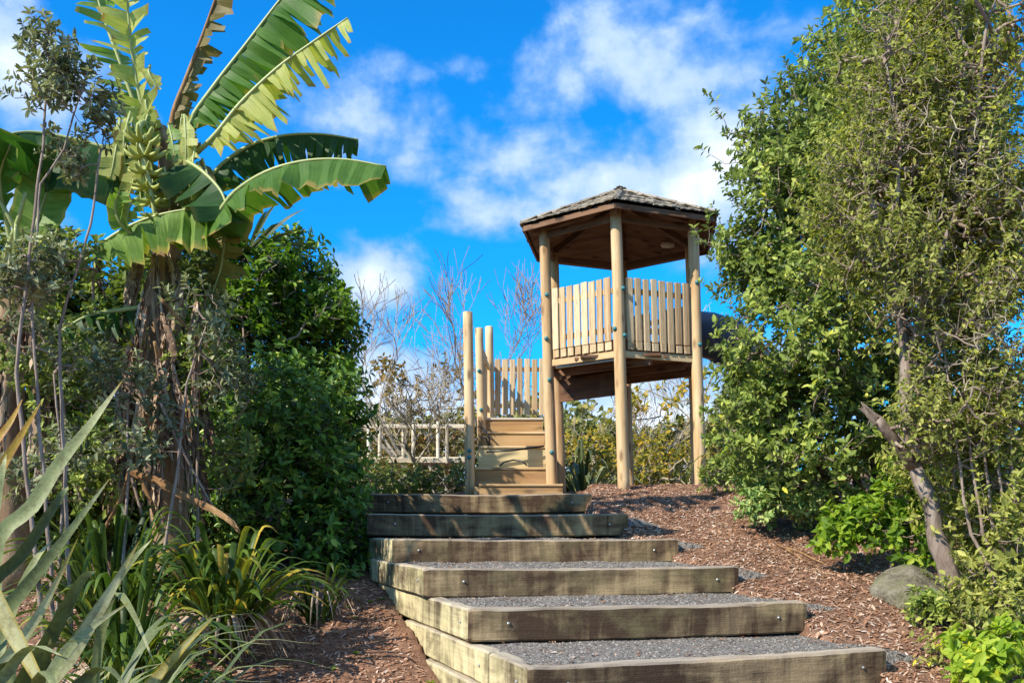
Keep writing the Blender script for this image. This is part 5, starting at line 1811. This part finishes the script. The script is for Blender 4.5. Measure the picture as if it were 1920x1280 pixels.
for q in range(84):
    an = rnd.uniform(0, 2 * math.pi)
    Lb = rnd.uniform(.7, 1.25)
    out = Vector((math.cos(an), math.sin(an), 0))
    s0 = fb + out * .08 + Vector((rnd.uniform(-.1, .1), rnd.uniform(-.1, .1), 0))
    lean = rnd.uniform(.25, .8)
    P3 = [s0, s0 + out * Lb * lean * .35 + UP * Lb * .45, s0 + out * Lb * lean * .75 + UP * Lb * .8, s0 + out * Lb * lean * 1.15 + UP * Lb * (1.0 - lean * .3)]
    blade(flax, P3, rnd.uniform(.022, .045), 'blade_flax', rnd.choice((.1, .25, .35, .45, .55)), n=12, roll=an + 1.57 + rnd.uniform(-.4, .4), tipt=.92, seed=100 + q)


def clump(name, label, cat, base, n, L, w, mat, tints, arch, seed, up_frac=.9, dead=0, bname='blade', side=None):
    g = random.Random(seed)
    t = thing(name, label, cat, base)
    base = Vector(base)
    for q in range(n):
        an = g.uniform(0, 2 * math.pi) if side is None else g.uniform(*side)
        Lb = L * g.uniform(.6, 1.15)
        out = Vector((math.cos(an), math.sin(an), 0))
        le = g.uniform(.08, 1.0) ** .8
        s0 = base + out * g.uniform(.01, .09) + Vector((0, 0, -.03))
        h = Lb * (up_frac - .45 * le)
        rch = Lb * (.15 + .75 * le)
        dr = arch * le * Lb * g.uniform(.3, 1.2)
        P3 = [s0, s0 + out * rch * .25 + UP * h * .55, s0 + out * rch * .6 + UP * h * .95, s0 + out * rch * .88 + UP * (h * 1.0 - dr * .25), s0 + out * rch * 1.08 + UP * (h * .95 - dr * .75)]
        tn = g.choice(tints)
        blade(t, P3, w * g.uniform(.7, 1.2), mat, tn, n=12, roll=an + 1.57 + g.uniform(-.5, .5), fold=.3, tipt=g.choice((None, .93, None)), seed=seed + q, name=bname, flip=g.uniform(-.8, .8))
    for q in range(dead):
        an = g.uniform(0, 2 * math.pi)
        out = Vector((math.cos(an), math.sin(an), 0))
        Lb = L * g.uniform(.45, .8)
        s0 = base + out * .05 + UP * .12
        P3 = [s0, s0 + out * Lb * .3 + UP * .10, s0 + out * Lb * .55 - UP * .02, s0 + out * Lb * .7 - UP * .16]
        blade(t, P3, w * .5, 'dead_leaf', g.uniform(.3, .95), n=8, roll=an + 1.57, fold=.6, name='dead_blade', flip=1.2)
    return t


lb = ground_at(-1.78, 5.75)
clump('strap_lily', 'bright green strap-leaved lily clump with brown skirt left of the steps', 'lily', (lb.x, lb.y, lb.z + .12), 150, .78, .040, 'blade_lily', (.15, .25, .4, .5, .65, .8, .9), .2, 201, up_frac=1.0, dead=80)
lb2 = ground_at(-2.55, 5.9)
clump('strap_lily', 'darker narrow-leaved lily clump between the flax and the bright clump', 'lily', lb2, 110, 1.0, .03, 'blade_lily', (.1, .3, .45, .6), .35, 203, up_frac=1.0, dead=14)
lb3 = ground_at(-1.95, 4.75)
clump('strap_lily', 'lower shaded lily clump at the bottom edge in front of the bright clump', 'lily', lb3, 90, .66, .03, 'blade_lily', (.15, .35, .5, .7), .5, 207, up_frac=.9, dead=26)
lb4 = ground_at(-2.15, 5.15)
clump('strap_lily', 'dull green narrow-leaved lily clump at the bottom edge beside the flax', 'lily', lb4, 90, .85, .028, 'blade_lily', (.1, .25, .4, .55, .8), .4, 209, up_frac=1.0, dead=30)
lb5 = ground_at(-1.35, 6.5)
clump('strap_lily', 'small dark lily clump nearest the timber steps', 'lily', lb5, 40, .5, .028, 'blade_lily', (.1, .25, .4), .4, 211, up_frac=.9, dead=16)
# spiky heads of two cabbage trees
def cabbage(label, base, head, n, L, w, mat, tints, seed, trunk_r=.05, side=None):
    t = thing('cabbage_tree', label, 'cabbage tree', base)
    stem_tube('trunk', [base, Vector(base).lerp(head, .5) + Vector((.04, 0, 0)), head], [trunk_r, trunk_r * .8, trunk_r * .6], 'bark_dark', t, seed=seed)
    g = random.Random(seed)
    for q in range(n):
        d = Vector((g.gauss(0, 1), g.gauss(0, 1), g.gauss(.45, .7)))
        d.normalize()
        Lb = L * g.uniform(.7, 1.1)
        P3 = [head, head + d * Lb * .4, head + d * Lb * .75 - UP * .03 * Lb, head + d * Lb - UP * .12 * Lb]
        blade(t, P3, w * g.uniform(.8, 1.2), mat, g.choice(tints), n=6, roll=g.uniform(0, 3), fold=.3, seed=seed + q, name='blade')
    return t


p = A(462, 478, 9.6)
cabbage('dark spiky cabbage tree head showing between the banana and the dark glossy shrub', ground_at(p.x - .1, 9.7), p, 80, .78, .035, 'blade_flax', (.02, .1, .2, .3), 301)
p = A(372, 606, 7.9)
cabbage('small green cabbage tree rosette beside the banana trunk', ground_at(p.x, 8.0), p, 44, .40, .035, 'blade_lily', (.3, .5, .6, .7), 303, .03)
p = at(1062, 940, 12.6)
clump('flax', 'dark green flax clump under the tower behind the left front post', 'flax', ground_at(p.x + .25, 12.8), 46, 1.0, .045, 'blade_flax', (.05, .15, .3, .45), .4, 305, up_frac=1.0)
p = at(1385, 880, 10.6)
clump('flax', 'yellow-green grassy clump right of the tower under the oval-leaved shrub', 'flax', ground_at(p.x, 10.6), 60, .75, .022, 'blade_lily', (.5, .7, .8, .9), .6, 307, up_frac=.9)

# small weeds on the left soil
for q in range(16):
    y = rnd.uniform(4.6, 7.2)
    x = float(lerp(EDGE_L, y)) - rnd.uniform(.08, .9)
    b = ground_at(x, y)
    t = thing('weed', 'tiny green weed seedling on the bare soil left of the steps', 'weed', b, 'tiny weeds on the left soil')
    n = rnd.randint(5, 11)
    P = np.array([tuple(b + Vector((rnd.uniform(-.02, .02), rnd.uniform(-.02, .02), .004)))] * n)
    an = np.array([rnd.uniform(0, 6.28) for _ in range(n)])
    Dr = nrmz(np.stack([np.cos(an), np.sin(an), np.array([rnd.uniform(.3, 1.0) for _ in range(n)])], -1))
    V, Qs = leaf_arrays(P, Dr, np.tile(np.array([[0, 0, 1.]]), (n, 1)), np.array([rnd.uniform(.02, .045) for _ in range(n)]), np.array([rnd.uniform(.012, .02) for _ in range(n)]))
    obj('leaves', (V, Qs, None, np.repeat(np.clip(rng.normal(.5, .2, n), 0, 1), 6)), M['lf_lime'], t)
# ------------------------------------------------------------------ behind the tower
def bare_tree(label, base, height, seed, mat='bare', r0=.09, levels=5, spread=.55, group='bare winter trees behind the tower', lean=(0, 0), fork=3):
    """leafless tree: trunk > branches, grown by forking"""
    g = random.Random(seed)
    base = Vector(base)
    t = thing('bare_tree', label, 'tree', base, group)
    tr, br = MB(), MB()

    def grow(p, d, L, r, lv):
        n = 4 if lv < 3 else 3
        pts, rad = [p], [r]
        q = p
        dd = d.copy()
        for i in range(n):
            dd = (dd + Vector((g.gauss(0, .12), g.gauss(0, .12), g.gauss(.05, .06)))).normalized()
            q = q + dd * L / n
            pts.append(q)
            rad.append(max(.0052, r * (1 - .38 * (i + 1) / n)))
        (tr if lv == 0 else br).tube(pts, rad, 7 if lv < 2 else (4 if lv < 4 else 3), lv == 0, .5)
        if lv >= levels:
            return
        k = fork if lv < 1 else g.choice((2, 3, 3))
        for i in range(k):
            a = g.uniform(0, 2 * math.pi)
            u = dd.orthogonal().normalized()
            v = dd.cross(u)
            sp = spread * g.uniform(.5, 1.25)
            nd = (dd * math.cos(sp) + (u * math.cos(a) + v * math.sin(a)) * math.sin(sp) + Vector((0, 0, .12))).normalized()
            grow(pts[-1], nd, L * g.uniform(.62, .86), rad[-1] * g.uniform(.6, .82), lv + 1)
        # side shoots
        for i in range(1, n):
            if lv > 0 and g.random() < .65:
                a = g.uniform(0, 2 * math.pi)
                u = dd.orthogonal().normalized()
                v = dd.cross(u)
                nd = (dd * .6 + (u * math.cos(a) + v * math.sin(a)) * .7 + Vector((0, 0, .15))).normalized()
                grow(pts[i], nd, L * g.uniform(.35, .6), rad[i] * .45, max(lv + 2, levels - 1))

    grow(base - Vector((0, 0, .1)), Vector((lean[0], lean[1], 1)).normalized(), height * .30, r0, 0)
    obj('trunk', tr, M[mat], t, smooth=True)
    obj('branches', br, M[mat], t)
    return t


def gpx(x, d):
    X = (x - HX) / F * d
    return ground_at(X, d)


bare_tree('tallest bare tree with fine reddish twigs just left of the tower roof', gpx(925, 15.5), 5.1, 404, 'bare_red', .085, 5, .5, fork=3)
bare_tree('pale bare tree with forked trunk behind the plank bridge', gpx(790, 15.0), 4.6, 402, 'bare', .08, 5, .55, fork=3)
bare_tree('thin bare tree nearest the dark glossy shrub', gpx(718, 17.5), 4.9, 403, 'bare', .08, 5, .5, fork=3)
bare_tree('spreading bare tree between the pale forked one and the stair', gpx(850, 18.0), 4.9, 411, 'bare', .08, 5, .6)
bare_tree('bare tree seen low under the tower deck', gpx(1120, 17.0), 4.2, 405, 'bare', .08, 5, .6)
bare_tree('bare tree right of the tower behind the oval-leaved shrub', gpx(1330, 18.0), 5.2, 406, 'bare', .10, 5, .6)
bare_tree('low branching bare shrub with whitish stems below the plank bridge', gpx(790, 12.4), 2.0, 407, 'bare', .045, 5, .8, fork=4)
bare_tree('pale bare tree between the two front tower posts', gpx(1230, 20.0), 4.8, 408, 'bare', .08, 5, .6)

BACK = [
    ('autumn_shrub', 'golden autumn shrub behind the centre front post', 'lf_autumn', [ell(1230, 868, 14.5, 75, 42, .6), ell(1195, 895, 14, 50, 30, .5), ell(1270, 885, 14, 50, 36, .5)], 200, .075, (.42, .32), 501),
    ('autumn_shrub', 'orange and green autumn shrub under the left half of the tower', 'lf_autumn', [ell(1130, 880, 14, 55, 38, .5), ell(1100, 845, 15, 46, 30, .4)], 150, .075, (.4, .3), 502),
    ('autumn_tree', 'thin autumn tree with sparse yellow leaves seen under the deck between the posts', 'lf_autumn', [ell(1230, 750, 17, 70, 50, .6), ell(1180, 790, 17, 40, 40, .4), ell(1290, 740, 17, 40, 40, .4)], 42, .12, (.55, .25), 503),
    ('dry_shrub', 'brownish dry shrub behind the plank bridge', 'lf_dry', [ell(740, 845, 17, 70, 45, .6), ell(820, 840, 17, 60, 50, .6)], 200, .09, (.5, .25), 504),
    ('dry_shrub', 'rusty half-bare shrub left of the first stair post', 'lf_dry', [ell(860, 720, 19, 60, 50, .6), ell(780, 745, 19, 60, 40, .6), ell(725, 710, 19, 36, 40, .5)], 70, .12, (.7, .2), 505),
    ('green_shrub', 'green shrub below the plank bridge behind the top step', 'lf_back', [ell(760, 912, 11.8, 70, 22, .4), ell(845, 905, 11.9, 40, 20, .3), ell(700, 900, 11.4, 50, 30, .3)], 150, .07, (.15, .2), 506),
    ('dry_shrub', 'grey-green bushy shrub under the bridge deck', 'lf_dry', [ell(690, 895, 12.6, 60, 26, .4), ell(800, 910, 12.4, 80, 22, .4)], 160, .07, (.25, .25), 507),
    ('green_shrub', 'dark green shrub behind the back posts of the tower', 'lf_far', [ell(1150, 822, 21, 90, 24, .9), ell(1080, 835, 20, 60, 34, .8)], 330, .13, (.5, .25), 508),
    ('green_shrub', 'olive shrub behind the right posts of the tower', 'lf_far', [ell(1290, 822, 19, 70, 30, .8), ell(1380, 820, 18, 70, 60, .8)], 380, .12, (.55, .25), 509),
    ('green_shrub', 'olive hedge-like shrub behind the bridge rail', 'lf_far', [ell(760, 815, 22, 120, 30, .9), ell(880, 810, 22, 80, 34, .9), ell(640, 800, 22, 80, 40, .9)], 560, .14, (.6, .25), 510),
]
for (nm, lab, mt, lobes, n, L, tn, sd) in BACK:
    c = lobes[0]
    plant(nm, lab, 'tree' if 'tree' in nm else 'shrub', ground_at(c[0], c[1]), lobes, n, 10, L, .55, mt, 'bare', None, seed=sd, shell=.5, gap=.2, freq=2.0, tw=.2, r_tip=.004, rmax=.03, tint=tn, up=.3)

# far wood on the rise beyond the park
g = np.random.default_rng(77)
n = 26000
x = g.uniform(-42, 42, n)
ridge = 5.6 + 1.5 * np.sin(x * .22 + 1) + .8 * np.sin(x * .61) + .5 * np.sin(x * 1.7)
yy = g.uniform(52, 60, n)
z = -4 + (ridge + 4) * g.uniform(0, 1, n) ** .55 + g.normal(0, .15, n)
P = np.stack([x, yy, z], -1)
Dr = nrmz(g.normal(size=(n, 3)) + np.array([0, -.3, -.2]))
Nn = nrmz(g.normal(size=(n, 3)) + np.array([0, -.6, .8]))
V, Qs = leaf_arrays(P, Dr, Nn, g.uniform(.35, .7, n), g.uniform(.25, .45, n))
tn = np.clip(.5 + .3 * np.sin(x * .9) * np.sin(x * .37 + 2) + g.normal(0, .15, n), 0, 1)
obj('far_wood', (V, Qs, None, np.repeat(tn, 6)), M['lf_far'], None, kind='stuff')
# ground rises under the far wood
mb = MB()
hx = np.linspace(-160, 160, 41)
rows = [(48, -3.4), (56, 1.2), (75, 4.0), (120, 6.5), (260, 8.0), (600, -20)]
vs = [(float(a), yv, zv + (.7 * math.sin(a * .08) + .5 * math.sin(a * .21)) * (1 if 50 < yv < 500 else 0)) for (yv, zv) in rows for a in hx]
fs = [(r * 41 + i, r * 41 + i + 1, (r + 1) * 41 + i + 1, (r + 1) * 41 + i) for r in range(len(rows) - 1) for i in range(40)]
mb.add(vs, fs)
m, nt = mat_new('hill_cover')
v = nt.n('ShaderNodeTexCoord').outputs['Object']
nz_ = nt.noise(v, .6, 6, .7)
finish(nt, nt.ramp(nz_, [(.35, (.03, .04, .02)), (.65, (.10, .115, .05))]), .9, nz_, 1.0, .5, spec=.1)
M['hill'] = m
obj('hills', mb, M['hill'], None, smooth=True, kind='structure')
